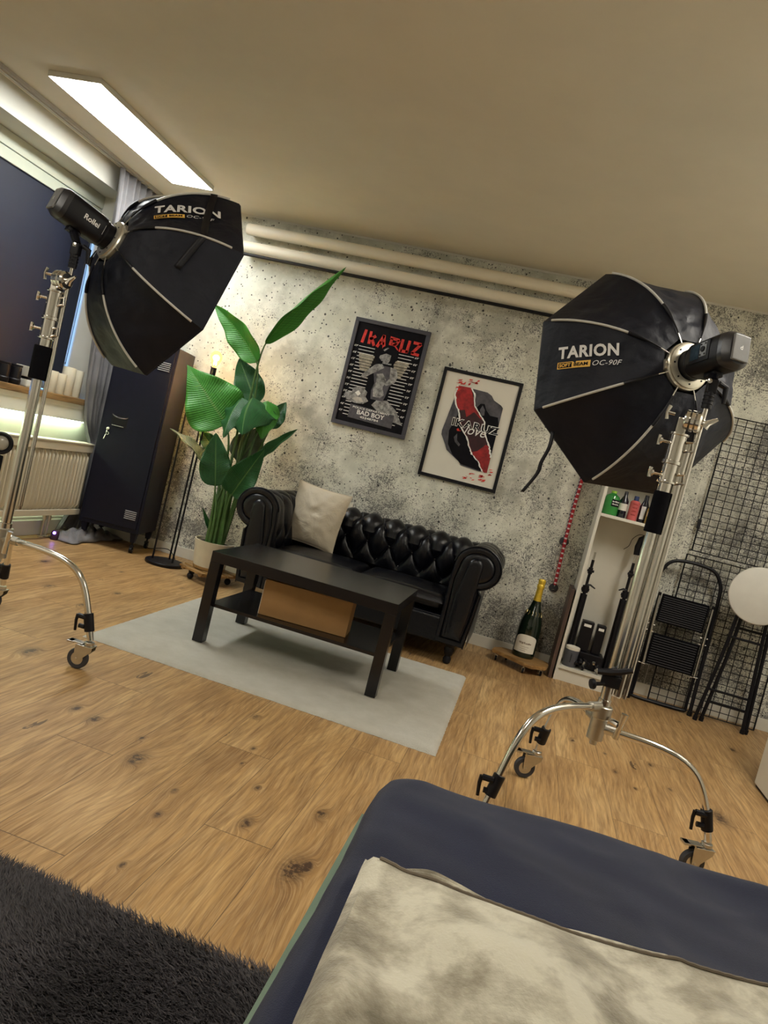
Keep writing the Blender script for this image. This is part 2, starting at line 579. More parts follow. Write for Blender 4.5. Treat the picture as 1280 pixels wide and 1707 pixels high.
# window: frame, pane, roller blind and its cassette
wf = MB()
for y0, y1, z0, z1 in ((NY0, NY1, .95, 1.0), (NY0, NY1, 2.27, 2.35), (NY1-.06, NY1, .95, 2.35), (NY0, NY0+.06, .95, 2.35), (-1.9, -1.82, .95, 2.35)):
    wf.box(XL-.29, XL-.245, y0, y1, z0, z1, .004)
win = struct('window_1', wf, M_white2)
glass = NT('window_glass'); glass = glass.set(color=(1, 1, 1), rough=.0, trans=1, ior=1.0)
MB().box(XL-.272, XL-.268, NY0+.05, NY1-.05, 1.0, 2.28).build('pane', glass, win)
MB().box(XL-.26, XL-.20, NY0+.002, NY1-.002, 2.262, 2.348, .003).build('blind_cassette', mat('pale_cassette', (.52, .54, .44), .5, .03), win)
MB().box(XL-.255, XL-.205, NY0+.002, NY1-.002, 2.19, 2.258, .003).build('blind_cover', mat('pale_cassette2', (.50, .53, .43), .5, .03), win)
b = MB().box(XL-.222, XL-.219, NY0+.02, NY1-.030, 1.0, 2.2)
b.cyl((XL-.2205, NY0+.02, 2.192), (XL-.2205, NY1-.03, 2.192), .009, 10)
b.build('blind', M_blind, win)
# the pull cord of the blind hangs as a loop
MB().tube(smooth_path([(XL-.212, -.325, 2.2), (XL-.20, -.328, 1.7), (XL-.20, -.33, 1.2), (XL-.20, -.335, 1.165), (XL-.20, -.352, 1.16), (XL-.20, -.358, 1.2), (XL-.205, -.352, 1.7), (XL-.212, -.345, 2.2)], 5), .0018, 6).build('pull_cord', M_black, win)

# window sill: wooden board on a white box
sl = thing('window_sill', 'wooden window sill board on a white boxed apron above the radiator', 'window sill', (-3.2, -1.8, .79))
MB().box(XL-.3, XL+.07, -3.4, -.24, .905, .945, .004).build('sill_board', M_sillwood, sl, (-3.2, -1.8, .79))
MB().box(XL, XL+.055, -3.4, -.24, .79, .904, .003).box(XL, XL+.06, -3.4, -.24, .875, .905, .002).build('apron', M_white2, sl, (-3.2, -1.8, .79))
MB().box(XL+.012, XL+.048, -3.35, -.3, .7855, .7895).build('light_strip', emis('green_white_strip', (.80, 1.0, .66), 7.0), sl, (-3.2, -1.8, .79))

# curtain rail on the ceiling
rl = MB().box(-3.145, -3.09, -6.0, -.03, H-.02, H-.0005, .002).box(-3.128, -3.107, -6.0, -.03, H-.026, H-.02)
tag(rl.build('curtain_rail', M_rail), 'flat beige curtain rail running along the ceiling above the window', 'curtain rail')

# curtain
CUR = [(2.47, -.60, -.02), (2.28, -.575, -.02), (1.5, -.50, -.03), (1.06, -.455, -.03), (.8, -.39, -.04), (.66, -.30, -.06), (.45, -.30, -.06), (.2, -.36, -.05), (.10, -.42, -.04), (.03, -.46, -.03)]
def cur_edge(z):
    for (z0, a0, b0), (z1, a1, b1) in zip(CUR, CUR[1:]):
        if z >= z1:
            t = (z0-z)/(z0-z1); t = max(0, min(1, t))
            return a0+(a1-a0)*t, b0+(b1-b0)*t
    return CUR[-1][1:]
def curfn(u, v):
    z = 2.47-(2.47-.03)*v
    a, b2 = cur_edge(z)
    y = a+(b2-a)*u
    amp = .024*(1 if z > 1 else .7)
    x = -3.118+amp*math.sin(u*2*PI*8.5+.5*math.sin(v*5))+.008*math.sin(u*31+v*7)
    if z < .7: x += .02*math.sin(v*9)
    return (x, y+.008*math.sin(u*2*PI*8.5+1.2), z)
cu = MB().grid(curfn, 150, 60)
def curpud(u, v):
    y = -.62+.60*u
    x = -3.05+.20*v+.01*math.sin(u*20)
    e = math.sin(PI*u)*math.sin(PI*v)
    return (x, y, .008+e**.6*.05*(.9+.8*abs(math.sin(u*17+v*9))))
cu.grid(curpud, 40, 16)
oc = cu.build('curtain', M_curtain)
sm = oc.modifiers.new('t', 'SOLIDIFY'); sm.thickness = .0018
tag(oc, 'long grey satin curtain bunched in the corner behind the black locker', 'curtain')

# radiator
rd = thing('radiator', 'cream ribbed panel radiator under the window sill', 'radiator', (-3.04, -1.3, .15))
RO = (-3.04, -1.3, .15)
rx = -2.99; ry1 = -.40; ry0 = -2.3
def radfn(u, v):
    y = ry0+.02+(ry1-ry0-.04)*u
    z = .20+.405*v
    k = (y-ry1)/.0353
    d = abs((k % 1)-.5)*2
    d = max(0, min(1, (d-.45)/.3))
    e = min(1, min(v, 1-v)/.035)
    return (rx-.026+.026*d*e, y, z)
MB().grid(radfn, 54*9, 10).box(rx-.016, rx-.002, ry0, ry1, .165, .205, .004).box(rx-.016, rx-.002, ry0, ry1, .60, .65, .004).box(rx-.034, rx-.028, ry0, ry1, .17, .645).build('front_panel', M_rad, rd, RO)
tg = MB().box(rx-.085, rx+.001, ry0-.002, ry1+.004, .652, .664, .003)
tg.build('top_grille', M_rad, rd, RO)
MB().box(rx-.085, rx-.017, ry1-.012, ry1+.003, .165, .65, .003).build('end_panel', M_rad, rd, RO)
MB().box(rx-.088, rx-.075, ry0, ry1-.02, .165, .648, .003).build('back_panel', M_rad, rd, RO)
for y in (-.62, -.665):
    MB().cyl((-3.055, y, .0), (-3.055, y, .165), .008, 10).cyl((-3.055, y, .0), (-3.055, y, .012), .022, 14).cyl((-3.055, y, .12), (-3.055, y, .15), .015, 10).build('pipe', M_steel, rd, RO)

# ceiling lamps
def ceiling_panel(x, y, m, label):
    t = thing('ceiling_light_panel', label, 'ceiling light', (x, y, H), 0, None)
    hx, hy = .145, .612
    fr = MB().box(-hx-.006, hx+.006, -hy-.006, hy+.006, -.028, -.001, .002)
    fr.build('housing', M_trim, t)
    MB().box(-hx, hx, -hy, hy, -.0305, -.0282).build('diffuser', m, t)
ceiling_panel(-2.666, -1.078, M_print, 'long narrow white LED panel lit on the ceiling by the window')
ceiling_panel(-2.666, -4.1, M_print2, 'long narrow LED panel on the ceiling over the dark fur rug')
ceiling_panel(-.5, -4.0, M_print2, 'long narrow LED panel on the ceiling left of the bed edge')
ceiling_panel(1.25, -2.15, M_print3, 'long narrow LED panel on the ceiling above the white cabinet')

# backdrop paper rolls under the ceiling
for z, lab in ((2.378, 'upper cream paper backdrop roll mounted high on the concrete wall'), (2.256, 'lower cream paper backdrop roll mounted just under the other roll')):
    t = thing('backdrop_roll', lab, 'backdrop roll', (-1.1, -.09, z), 0, 'paper backdrop rolls under the ceiling')
    MB().lathe([(.022, -1.30), (.038, -1.30), (.039, -1.296), (.039, 1.296), (.038, 1.30), (.022, 1.30)], (0, 0, 0), (1, 0, 0), 32).build('paper', M_backdrop, t)
    MB().cyl((-1.302, 0, 0), (1.302, 0, 0), .021, 16).build('core_tube', M_steel, t)
    for x in (-1.305, 1.305):
        MB().box(x-.004, x+.004, -.01, .089, -.016, .016, .002).build('wall_bracket', M_blackm, t)
tag(MB().cyl((-2.40, -.115, 2.199), (.22, -.115, 2.199), .011, 12).cyl((-2.40, -.115, 2.199), (-2.385, -.115, 2.199), .014).build('backdrop_weight_bar', M_blackm), 'thin black weight bar along the bottom of the lower paper roll', 'bar')

# ---------------------------------------------------------------- framed posters
def poster_frame(name, label, x, ztop, w, h, fm, fw, pm):
    t = thing(name, label, 'poster', (x, -.003, ztop-h))
    f = MB()
    f.box(0, w, -.02, 0, h-fw, h, .002).box(0, w, -.02, 0, 0, fw, .002).box(0, fw, -.02, 0, fw, h-fw, .002).box(w-fw, w, -.02, 0, fw, h-fw, .002)
    f.build('frame', fm, t)
    MB().box(fw*.7, w-fw*.7, -.010, -.003, fw*.7, h-fw*.7).build('print', pm, t)
    return t
LY = [-.0112]
def layer():
    LY[0] -= .00022
    return LY[0]
def poly2(mb, pts, y, w, h):
    mb.add([(p[0]*w, y, p[1]*h) for p in pts], [tuple(range(len(pts)))], False)
def tri_poly(pts):
    """ear-clipped faces for a concave outline"""
    bm = bmesh.new()
    vs = [bm.verts.new((p[0], p[1], 0)) for p in pts]
    f = bm.faces.new(vs)
    bmesh.ops.triangulate(bm, faces=[f])
    bm.verts.index_update()
    v = [(q.co.x, q.co.y) for q in bm.verts]; fs = [tuple(q.index for q in g.verts) for g in bm.faces]
    bm.free()
    return v, fs
def shape(t, name, pts, m, w, h, label=None):
    y = layer()
    if t is p1: pts = [(a, .07+(b-.075)*.87) for a, b in pts]
    v, fs = tri_poly(pts)
    o = MB().add([(a*w, y, b*h) for a, b in v], fs, False).build(name, m, t)
    if label: o['label'] = label
    return o
def rough_band(c, wd, seed, n=26):
    """torn edge strip round a polyline"""
    r = random.Random(seed)
    P = [Vector((a, b, 0)) for a, b in c]
    L = []
    for i in range(n+1):
        t = i/n*(len(P)-1); k = min(int(t), len(P)-2)
        L.append(P[k].lerp(P[k+1], t-k)+Vector((r.uniform(-.006, .006), r.uniform(-.003, .003), 0)))
    a = [(p.x-wd*r.uniform(.5, 1.3), p.y) for p in L]; b = [(p.x+wd*r.uniform(.5, 1.3), p.y) for p in L]
    return a+b[::-1]

PW, PH = .535, .742
p1 = poster_frame('framed_poster', 'black framed poster with red IKARUZ letters and a mugshot height chart', -1.505, 1.958, PW, PH, mat('slate_frame', (.055, .056, .075), .45, .1), .027, M_ink_blk)
# height chart lines and figures
y = layer(); ch = MB(); tx = MB()
for i in range(22):
    z = .745-i*.0305
    for side in (0, 1):
        lng = i % 2 == 0
        if side == 0:
            a, b_ = (.125 if lng else .125), (.34 if i < 14 else .2)
            zz = z
        else:
            a, b_ = (.66 if i < 16 else .80), (.86 if lng else .835)
            if i >= 16: a = .80
            zz = z
        ch.add([(a*PW, y, (zz-.0028)*PH), (b_*PW, y, (zz-.0028)*PH), (b_*PW, y, (zz+.0028)*PH), (a*PW, y, (zz+.0028)*PH)], [(0, 1, 2, 3)], False)
        if lng:
            s_ = ['6\'9"', '6\'6"', '6\'3"', '6\'0"', '5\'9"', '5\'6"', '5\'3"', '5\'0"', '4\'9"', '4\'6"', '4\'3"'][i//2]
            xx = .062 if side == 0 else .875
            put_text(tx, s_, lambda a_, b2, xx=xx, zz=zz: (xx*PW+a_, y, zz*PH-.008+b2), width=.05*PW, height=.018*PH, bold=.02)
ch.build('height_chart', M_ink_w, p1); tx.build('height_figures', M_ink_w, p1)
# letters, a scratchy tall hand
y = layer(); tt = MB()
def stroke(mb, a, b_, wd, yy, w, h):
    a = Vector((a[0]*w, a[1]*h)); b_ = Vector((b_[0]*w, b_[1]*h))
    d = (b_-a).normalized(); nn = Vector((-d.y, d.x))*wd*w/2
    q = [a-nn, b_-nn*1.1, b_+nn*.9, a+nn*1.15]
    mb.add([(p.x, yy, p.y) for p in q], [(0, 1, 2, 3)], False)
ST = [((.105, .865), (.125, .98)), ((.21, .865), (.20, .975)), ((.21, .905), (.285, .945)), ((.225, .925), (.29, .86)),
      ((.335, .855), (.40, .965)), ((.40, .965), (.44, .855)), ((.355, .895), (.43, .895)),
      ((.495, .955), (.635, .95)), ((.515, .86), (.52, .955)), ((.63, .95), (.60, .905)), ((.61, .91), (.53, .905)), ((.56, .905), (.64, .858)),
      ((.68, .855), (.68, .965)), ((.68, .865), (.79, .87)), ((.775, .86), (.78, .965)),
      ((.84, .955), (.955, .955)), ((.95, .955), (.85, .865)), ((.84, .865), (.955, .862))]
for a, b_ in ST:
    a = (.055+a[0]*.9, .768+(a[1]-.855)*1.08); b_ = (.055+b_[0]*.9, .768+(b_[1]-.855)*1.08)
    stroke(tt, a, b_, .036, y, PW, PH)
tt.build('title_lettering', M_ink_red, p1)
# two pale blocks of wings behind the sitter
y = layer(); wg = MB()
for k in range(6):
    z = .66-k*.026
    for x0, x1 in ((.15+.01*k, .36-.008*k), (.62+.008*k, .82-.012*k)):
        wg.add([(x0*PW, y, z*PH), (x1*PW, y, z*PH), (x1*PW, y, (z+.021)*PH), (x0*PW, y, (z+.021)*PH)], [(0, 1, 2, 3)], False)
wg.build('pale_wings', mat('sand_ink', (.36, .33, .26), .6, .4, 40), p1)
G1 = M_ink_grey; G2 = M_ink_dgrey
shape(p1, 'leg_shape', [(.52, .33), (.66, .35), (.80, .27), (.90, .16), (.93, .13), (.80, .145), (.62, .19), (.47, .27)], G1, PW, PH)
shape(p1, 'torso_shape', [(.42, .70), (.60, .70), (.68, .66), (.70, .56), (.64, .50), (.62, .38), (.60, .33), (.44, .33), (.42, .42), (.44, .50), (.40, .60)], G2, PW, PH)
shape(p1, 'chest_shape', [(.44, .60), (.52, .62), (.58, .56), (.56, .47), (.60, .40), (.56, .36), (.46, .36), (.44, .44), (.46, .52)], G1, PW, PH)
shape(p1, 'arm_shape', [(.40, .70), (.48, .715), (.52, .68), (.46, .64), (.36, .58), (.30, .535), (.24, .53), (.26, .57), (.33, .64)], G1, PW, PH)
shape(p1, 'arm_shape', [(.60, .70), (.68, .69), (.72, .62), (.70, .55), (.60, .50), (.56, .51), (.62, .58)], G1, PW, PH)
shape(p1, 'neck_shape', [(.48, .72), (.60, .72), (.60, .77), (.48, .77)], G1, PW, PH)
shape(p1, 'hood_shape', [(.44, .80), (.42, .84), (.44, .89), (.50, .925), (.58, .92), (.64, .88), (.66, .80), (.63, .74), (.55, .73), (.58, .79), (.52, .81)], M_ink_blk, PW, PH)
shape(p1, 'face_shape', [(.43, .80), (.42, .775), (.46, .745), (.53, .74), (.57, .78), (.57, .82), (.50, .83)], G1, PW, PH)
shape(p1, 'hood_edge', [(.45, .86), (.50, .895), (.52, .89), (.47, .85)], G1, PW, PH)
shape(p1, 'toy_shape', [(.13, .27), (.08, .31), (.10, .35), (.18, .355), (.18, .40), (.24, .425), (.33, .42), (.38, .39), (.37, .34), (.42, .30), (.36, .26), (.25, .25)], G1, PW, PH)
shape(p1, 'toy_light', [(.22, .36), (.26, .39), (.30, .36), (.27, .33)], M_ink_w, PW, PH)
shape(p1, 'toy_light', [(.20, .29), (.24, .32), (.32, .32), (.36, .28), (.28, .265)], mat('pale_ink', (.5, .48, .44), .6, .3, 40), PW, PH)
shape(p1, 'board_shape', [(.20, .09), (.80, .075), (.80, .215), (.20, .235)], M_ink_dgrey, PW, PH)
y = layer(); tb = MB()
put_text(tb, 'POLICE DEPARTMENT', lambda a, b_: ((.24)*PW+a, y, .178*PH+b_), width=.50*PW, height=.018*PH, bold=.015)
put_text(tb, 'BAD BOY', lambda a, b_: ((.31)*PW+a, y, .128*PH+b_), width=.37*PW, height=.042*PH, bold=.02)
put_text(tb, '45248784', lambda a, b_: ((.36)*PW+a, y, .098*PH+b_), width=.25*PW, height=.020*PH, bold=.02)
tb.build('board_lettering', M_ink_w, p1)

QW, QH = .537, .742
p2 = poster_frame('framed_poster', 'cream poster in a thin black frame with a torn red strip', -.823, 1.757, QW, QH, M_blackm, .022, M_paperc)
torn = [(.235, .235), (.17, .30), (.135, .37), (.14, .40)]
shape(p2, 'grey_photo', [(.235, .855), (.30, .862), (.60, .855), (.66, .835), (.70, .80), (.80, .77), (.83, .75), (.84, .17), (.74, .155), (.50, .17), (.46, .20), (.40, .225), (.34, .25), (.28, .275), (.245, .32), (.17, .40), (.165, .44)], G2, QW, QH)
shape(p2, 'dark_figure', [(.31, .62), (.36, .66), (.50, .685), (.55, .745), (.60, .75), (.64, .70), (.70, .66), (.80, .66), (.83, .60), (.84, .20), (.78, .16), (.50, .18), (.36, .25), (.28, .33), (.25, .45), (.28, .52)], M_ink_blk, QW, QH)
shape(p2, 'grey_glint', [(.56, .69), (.58, .735), (.62, .70), (.63, .65), (.59, .64)], G2, QW, QH)
shape(p2, 'grey_glint', [(.33, .40), (.36, .36), (.42, .33), (.43, .35), (.38, .38), (.36, .44)], G2, QW, QH)
eL = [(.225, .86), (.215, .77), (.25, .69), (.31, .64), (.345, .56), (.40, .49), (.48, .43), (.55, .34), (.60, .29), (.70, .24), (.755, .18), (.80, .155)]
eR = [(.40, .865), (.46, .80), (.48, .72), (.56, .66), (.645, .60), (.67, .53), (.72, .46), (.78, .40), (.82, .34), (.835, .30)]
shape(p2, 'red_strip', eL+[(.84, .16)]+eR[::-1], M_ink_dred, QW, QH)
shape(p2, 'red_strip_shadow', [(.30, .645), (.34, .60), (.40, .50), (.48, .44), (.55, .36), (.60, .31), (.66, .33), (.74, .40), (.80, .39), (.78, .42), (.72, .46), (.67, .53), (.645, .60), (.58, .62), (.50, .66), (.42, .60), (.38, .66)], mat('maroon_ink', (.035, .006, .01), .6, .4, 30), QW, QH)
shape(p2, 'torn_edge', rough_band(eL, .011, 3, 44), M_ink_w, QW, QH)
shape(p2, 'torn_edge', rough_band(eR, .011, 4, 40), M_ink_w, QW, QH)
y = layer(); tb = MB()
put_text(tb, 'IKARUZ', lambda a, b_: (.26*QW+a, y, .50*QH+b_*1.0), width=.60*QW, height=.075*QH, bold=.05, space=1.1)
tb.build('title_outline', M_ink_w, p2)
y = layer(); tb = MB()
put_text(tb, 'IKARUZ', lambda a, b_: (.265*QW+a, y, .504*QH+b_*1.0), width=.59*QW, height=.065*QH, bold=.015, space=1.14)
tb.build('title_lettering', M_ink_blk, p2)
y = layer(); tb = MB()
put_text(tb, 'love', lambda a, b_: (.44*QW+a, y, .455*QH+b_), width=.27*QW, height=.085*QH, shear=.35, bold=.0)
tb.build('script_lettering', M_ink_w, p2)
y = layer(); rr = MB(); r_ = random.Random(5)
for cx, cz, wd, ht, n_ in ((.33, .925, .26, .03, 9), (.30, .885, .2, .02, 8), (.235, .83, .03, .07, 5), (.70, .075, .26, .03, 9), (.74, .115, .2, .02, 7), (.885, .18, .03, .07, 5), (.37, .475, .04, .03, 3)):
    for k in range(n_):
        x = (cx+r_.uniform(-.5, .5)*wd)*QW; z = (cz+r_.uniform(-.5, .5)*ht)*QH
        a = r_.uniform(.006, .016); b_ = r_.uniform(.003, .007); s_ = r_.uniform(-.006, .006)
        rr.add([(x-a, y, z-b_+s_), (x+a*.6, y, z-b_*.4), (x+a, y, z+b_-s_), (x-a*.5, y, z+b_*.6)], [(0, 1, 2, 3)], False)
rr.build('red_scribbles', M_ink_red, p2)
# ---------------------------------------------------------------- floor coverings
rc = [(-1.70, -2.115), (-.125, -2.14), (-.13, -.90), (-1.735, -.925)]
def rugfn(z):
    def f(u, v):
        a = Vector(rc[0]).lerp(Vector(rc[1]), u); b_ = Vector(rc[3]).lerp(Vector(rc[2]), u)
        p = a.lerp(b_, v)
        e = min(u*60, (1-u)*60, v*50, (1-v)*50, 1)
        q = .0015 if (u in (0, 1) or v in (0, 1)) else 0
        return (p.x+q*nz(p.y*70, 3)*2.5, p.y+q*nz(p.x*70, 9)*2.5, .001+z*max(0, min(1, e))**.5+(.0012*nz(p.x*40, p.y*40) if z else 0))
    return f
g = MB().grid(rugfn(.015), 150, 120)
tag(g.build('wool_rug', M_rug), 'ivory wool rug lying under the black coffee table', 'rug')

# dark fur rug: backing plus a mesh pile
FX0, FX1, FY0, FY1 = -2.15, -.125, -5.3, -3.53
fr = thing('fur_rug', 'dark grey shaggy fur rug on the floor beside the bed', 'rug', (-.9, -4.3, 0))
MB().grid(lambda u, v: (FX0+(FX1-FX0)*u, FY0+(FY1-FY0)*v, .002+.006*min(1, 40*min(u, 1-u, v, 1-v))), 20, 20).build('rug_backing', M_fur, fr, (-.9, -4.3, 0))
rng = np.random.default_rng(3)
N = 170000
px = rng.uniform(-1.45, FX1, N); py = rng.uniform(-4.75, FY1, N)
# keep the pile where it can be seen, thin it elsewhere
ang = 2.2+1.1*np.sin(px*5.1+py*2.3)+.9*np.sin(py*6.7-px*3.1)+rng.normal(0, .55, N)
ln = rng.uniform(.015, .027, N); lean = rng.uniform(.5, 1.1, N)
dx = np.cos(ang)*ln*lean; dy = np.sin(ang)*ln*lean
wd = rng.uniform(.0008, .0014, N)
sx = -np.sin(ang)*wd; sy = np.cos(ang)*wd
hz = ln*(1.15-.45*lean)
V = np.zeros((N, 5, 3), np.float32)
V[:, 0] = np.stack([px-sx, py-sy, np.full(N, .006)], 1); V[:, 1] = np.stack([px+sx, py+sy, np.full(N, .006)], 1)
V[:, 2] = np.stack([px+dx*.35+sx*.9, py+dy*.35+sy*.9, .006+hz*.62], 1); V[:, 3] = np.stack([px+dx*.35-sx*.9, py+dy*.35-sy*.9, .006+hz*.62], 1)
V[:, 4] = np.stack([px+dx, py+dy, .006+hz], 1)
V[:, :, 0] += .9; V[:, :, 1] += 4.3
base = (np.arange(N)*5)[:, None]
quads = (base+np.array([0, 1, 2, 3])).astype(np.int32); tris = (base+np.array([3, 2, 4])).astype(np.int32)
me = bpy.data.meshes.new('pile')
me.vertices.add(N*5); me.vertices.foreach_set('co', V.ravel())
me.loops.add(N*7); me.polygons.add(N*2)
me.loops.foreach_set('vertex_index', np.concatenate([quads.ravel(), tris.ravel()]))
me.polygons.foreach_set('loop_start', np.concatenate([np.arange(N)*4, N*4+np.arange(N)*3]).astype(np.int32))
me.update(calc_edges=True); me.validate()
me.materials.append(M_fur)
po = bpy.data.objects.new('pile', me); COL.objects.link(po); po.parent = fr; po['kind'] = 'stuff'

# ---------------------------------------------------------------- bed
bd = thing('bed', 'low bed with a mint green mattress cover showing along its left side', 'bed', (.7, -4.6, 0))
BO = (.7, -4.6, 0)
def softbox_mesh(x0, x1, y0, y1, z0, z1, r, wr=0, n=(70, 90), seed=0):
    """rounded slab whose top carries soft folds; closed below"""
    def f(u, v):
        # v runs round: underside edge, side, top ... as height over a plan grid
        x = x0+(x1-x0)*u; y = y0+(y1-y0)*v
        d = min(x-x0, x1-x, y-y0, y1-y)
        e = min(1, max(0, d/r))
        z = z1-r*(1-math.sqrt(max(0, 1-(1-e)**2)))
        if d <= 1e-6: z = z1-r
        return (x, y, z+(wr(x, y) if wr else 0)*e)
    m = MB().grid(f, *n)
    # skirt
    def sk(u, v):
        t = u*4; k = int(t) % 4; q = t-int(t)
        c = [(x0, y0), (x1, y0), (x1, y1), (x0, y1), (x0, y0)]
        a = c[k]; b_ = c[k+1]
        return (a[0]+(b_[0]-a[0])*q, a[1]+(b_[1]-a[1])*q, (z1-r)*(1-v)+z0*v)
    m.grid(sk, 80, 3, cu=True)
    return m
softbox_mesh(-.149, 1.68, -6.05, -3.68, .30, .485, .03).build('mattress', M_mint, bd, BO)
MB().box(-.10, 1.66, -6.0, -3.66, .07, .298, .01).build('bed_frame', M_walnut, bd, BO)
for x in (-.06, 1.60):
    for y in (-5.95, -3.72):
        MB().box(x-.03, x+.03, y-.03, y+.03, 0, .072).build('leg', M_walnut, bd, BO)
def sheet_w(x, y):
    return .014*nz(x*2.4, y*3.1, 2)+.012*nz(x*5+y*3, y*5, 5)+.006*nz(x*3+y*14, y*3, 8)+.005*(1-abs(nz(x*5-y*4, y*3+x*2, 11))*2)**3
def sheetfn(u, v):
    # plan with a rounded front-left corner and an uneven left hem
    y = -6.0+(2.42)*v
    xl = -.135+.010*nz(y*3.2, 4.4)+.004*nz(y*9, 1.1)
    x = xl+(1.62-xl)*u
    yf = -3.555+.05*max(0, min(1, (x+.1)/.7))+.022*nz(x*3.4, 7.7)
    y = -6.0+(yf+6.0)*v
    # round the corner
    rc_ = .075
    if x < xl+rc_ and y > yf-rc_:
        a = Vector((x-(xl+rc_), y-(yf-rc_)))
        m_ = max(abs(a.x), abs(a.y))
        if a.length > 0: a = a*(m_/a.length)
        x = xl+rc_+a.x; y = yf-rc_+a.y
    d = min(u*1.75, (1-u)*1.75, v*2.4, (1-v)*2.4)
    e = min(1, d/.055)
    return (x, y, .472+.030*math.sqrt(max(0, 1-(1-e)**2))+sheet_w(x, y)*e)
sh = MB().grid(sheetfn, 150, 200)
def shskirt(u, v):
    t = u*4; k = int(t) % 4; q = t-int(t)
    uv = [(0, q), (q, 1), (1, 1-q), (1-q, 0)][k]
    p = sheetfn(*uv)
    out = [(-1, 0), (0, 1), (1, 0), (0, -1)][k]
    return (p[0]+.004*v*out[0], p[1]+.004*v*out[1], p[2]-(.05 if k != 0 else .012)*v)
sh.grid(shskirt, 240, 2, cu=True)
o = sh.build('bed_sheet', M_navy)
tag(o, 'navy blue cotton duvet spread over the bed mattress', 'bedding')

# beige plush blanket folded over
n = NT('beige_plush')
v = n.co()
f = n.noise(v, 8.5, 5, .62, .15)
c = n.ramp(f, [(.36, (.17, .15, .105)), (.48, (.34, .31, .235)), (.60, (.60, .57, .46))])
n.bump(n.math('ADD', n.math('MULTIPLY', n.noise(v, 210, 3, .7), .25), n.math('MULTIPLY', n.noise(v, 26, 4, .65), .6)), .55, .010)
M_plush = n.set(color=c, rough=.9, sheen=.5, spec=.1)
bk = thing('blanket', 'thick beige plush blanket folded over the navy bedding', 'blanket', (.6, -4.5, .50))
KO = (.6, -4.5, .50)
def blk(x_in, yline, zb, th, xl_fn, y0=-5.9, nx=150, ny=130):
    def f(u, v):
        yb = y0
        x_a = xl_fn(0)
        # v: 0 back .. 1 front edge; u: 0 left .. 1 right
        y_ = yb+(1)*v
        x = x_a+(1.58-x_a)*u
        yf = yline(x)
        y = yb+(yf-yb)*v
        xl = xl_fn(y)
        x = xl+(1.58-xl)*u
        yf = yline(x); y = yb+(yf-yb)*v
        d = min(u*1.7/.035, (1-v)*2.0/.035, 1)
        e = math.sqrt(max(0, 1-(1-d)**2))
        z = zb+th*(.15+.85*e)+(.018*nz(x*4.2, y*4.2, 3)+.011*nz(x*8+y*4, y*7, 6)+.005*nz(x*20, y*18, 4))*min(d, (1-v)*2.0/.16, 1)+sheet_w(x, y)
        return (x, y, z)
    m = MB().grid(f, nx, ny)
    def sk(u, v):
        t = u*2
        if t <= 1: p = f(0, t)
        else: p = f(min(1, t-1), 1)
        return (p[0]+.004*math.sin(PI*v), p[1]-.004*math.sin(PI*v), p[2]-th*.2*v-.004*v)
    m.grid(sk, 200, 4)
    return m, f
yl = lambda x: -3.928-.012*math.sin(min(PI, (x+.1)*9))+.075*max(0, x-.1)+.006*math.sin(x*14)+.014*min(1, max(0, (-.04-x)/.06))
yl2 = lambda x: -3.872+.03*math.sin((x+.02)*7)-.02*(x-.1)
m, ff = blk(0, yl, .515, .026, lambda y: -.100-.008*math.sin((y+3.87)*3))
m.build('top_layer', M_plush, bk, KO)
UF = smooth_path([(-.075, -3.945, 0), (-.052, -3.915, 0), (-.035, -3.898, 0), (-.010, -3.886, 0), (.025, -3.892, 0), (.075, -3.906, 0), (.13, -3.912, 0), (.20, -3.906, 0), (.27, -3.905, 0), (.34, -3.91, 0)], 6)
def uff(u, v):
    p = UF[min(len(UF)-1, int(round(u*(len(UF)-1))))]
    d = min(1, min(1, (1-v)*7))
    rid = .0025*math.sin(v*28)*math.sin(PI*u)
    y = p.y-.060*(1-v)
    return (p.x+.01*(1-v), y, .500+.026*math.sqrt(max(0, 1-(1-d)**2))-.012*(1-v)+rid+sheet_w(p.x, y))
m2 = MB().grid(uff, len(UF)-1, 36)
m2.build('under_fold', M_plush, bk, KO)
# stitched seam just inside the front hem
sp = [Vector(ff(t, .9905)) for t in [i/240 for i in range(3, 241)]]
MB().tube([p+Vector((0, 0, .0006+.0006*(k%2))) for k, p in enumerate(sp)], .0024, 6).build('hem_seam', mat('seam_brown', (.16, .13, .095), .9, .1), bk, KO)

# ---------------------------------------------------------------- coffee table
TA = .006
ct = thing('coffee_table', 'black brown low coffee table with an open lower shelf on the ivory rug', 'table', (-1.364, -1.768, 0), TA)
TW, TD, TH = .9, .55, .45
MB().box(0, TW, 0, TD, TH-.05, TH, .002).build('tabletop', M_espresso, ct)
MB().box(.03, TW-.03, .03, TD-.03, .19, .206, .001).build('shelf', M_espresso, ct)
for x in (0, TW-.05):
    for y in (0, TD-.05):
        MB().box(x, x+.05, y, y+.05, .0185, TH-.0505, .002).build('leg', M_espresso, ct)
cb = MB()
bx = thing('cardboard_box', 'brown cardboard box on the lower shelf of the coffee table', 'box', (-.915, -1.53, .207), math.radians(6))
MB().box(-.21, .215, -.13, .02, 0, .165, .002).box(-.21, .215, -.1305, -.1295, .083, .0845).build('box_body', M_carton, bx)
MB().box(-.214, -.211, -.12, .01, .0, .16).build('packing_tape', M_paperc, bx)
MB().box(-.21, .215, -.131, -.056, .1652, .169, .001).build('flap', M_carton, bx)
MB().box(-.21, .215, -.054, .021, .1652, .169, .001).build('flap', M_carton, bx)

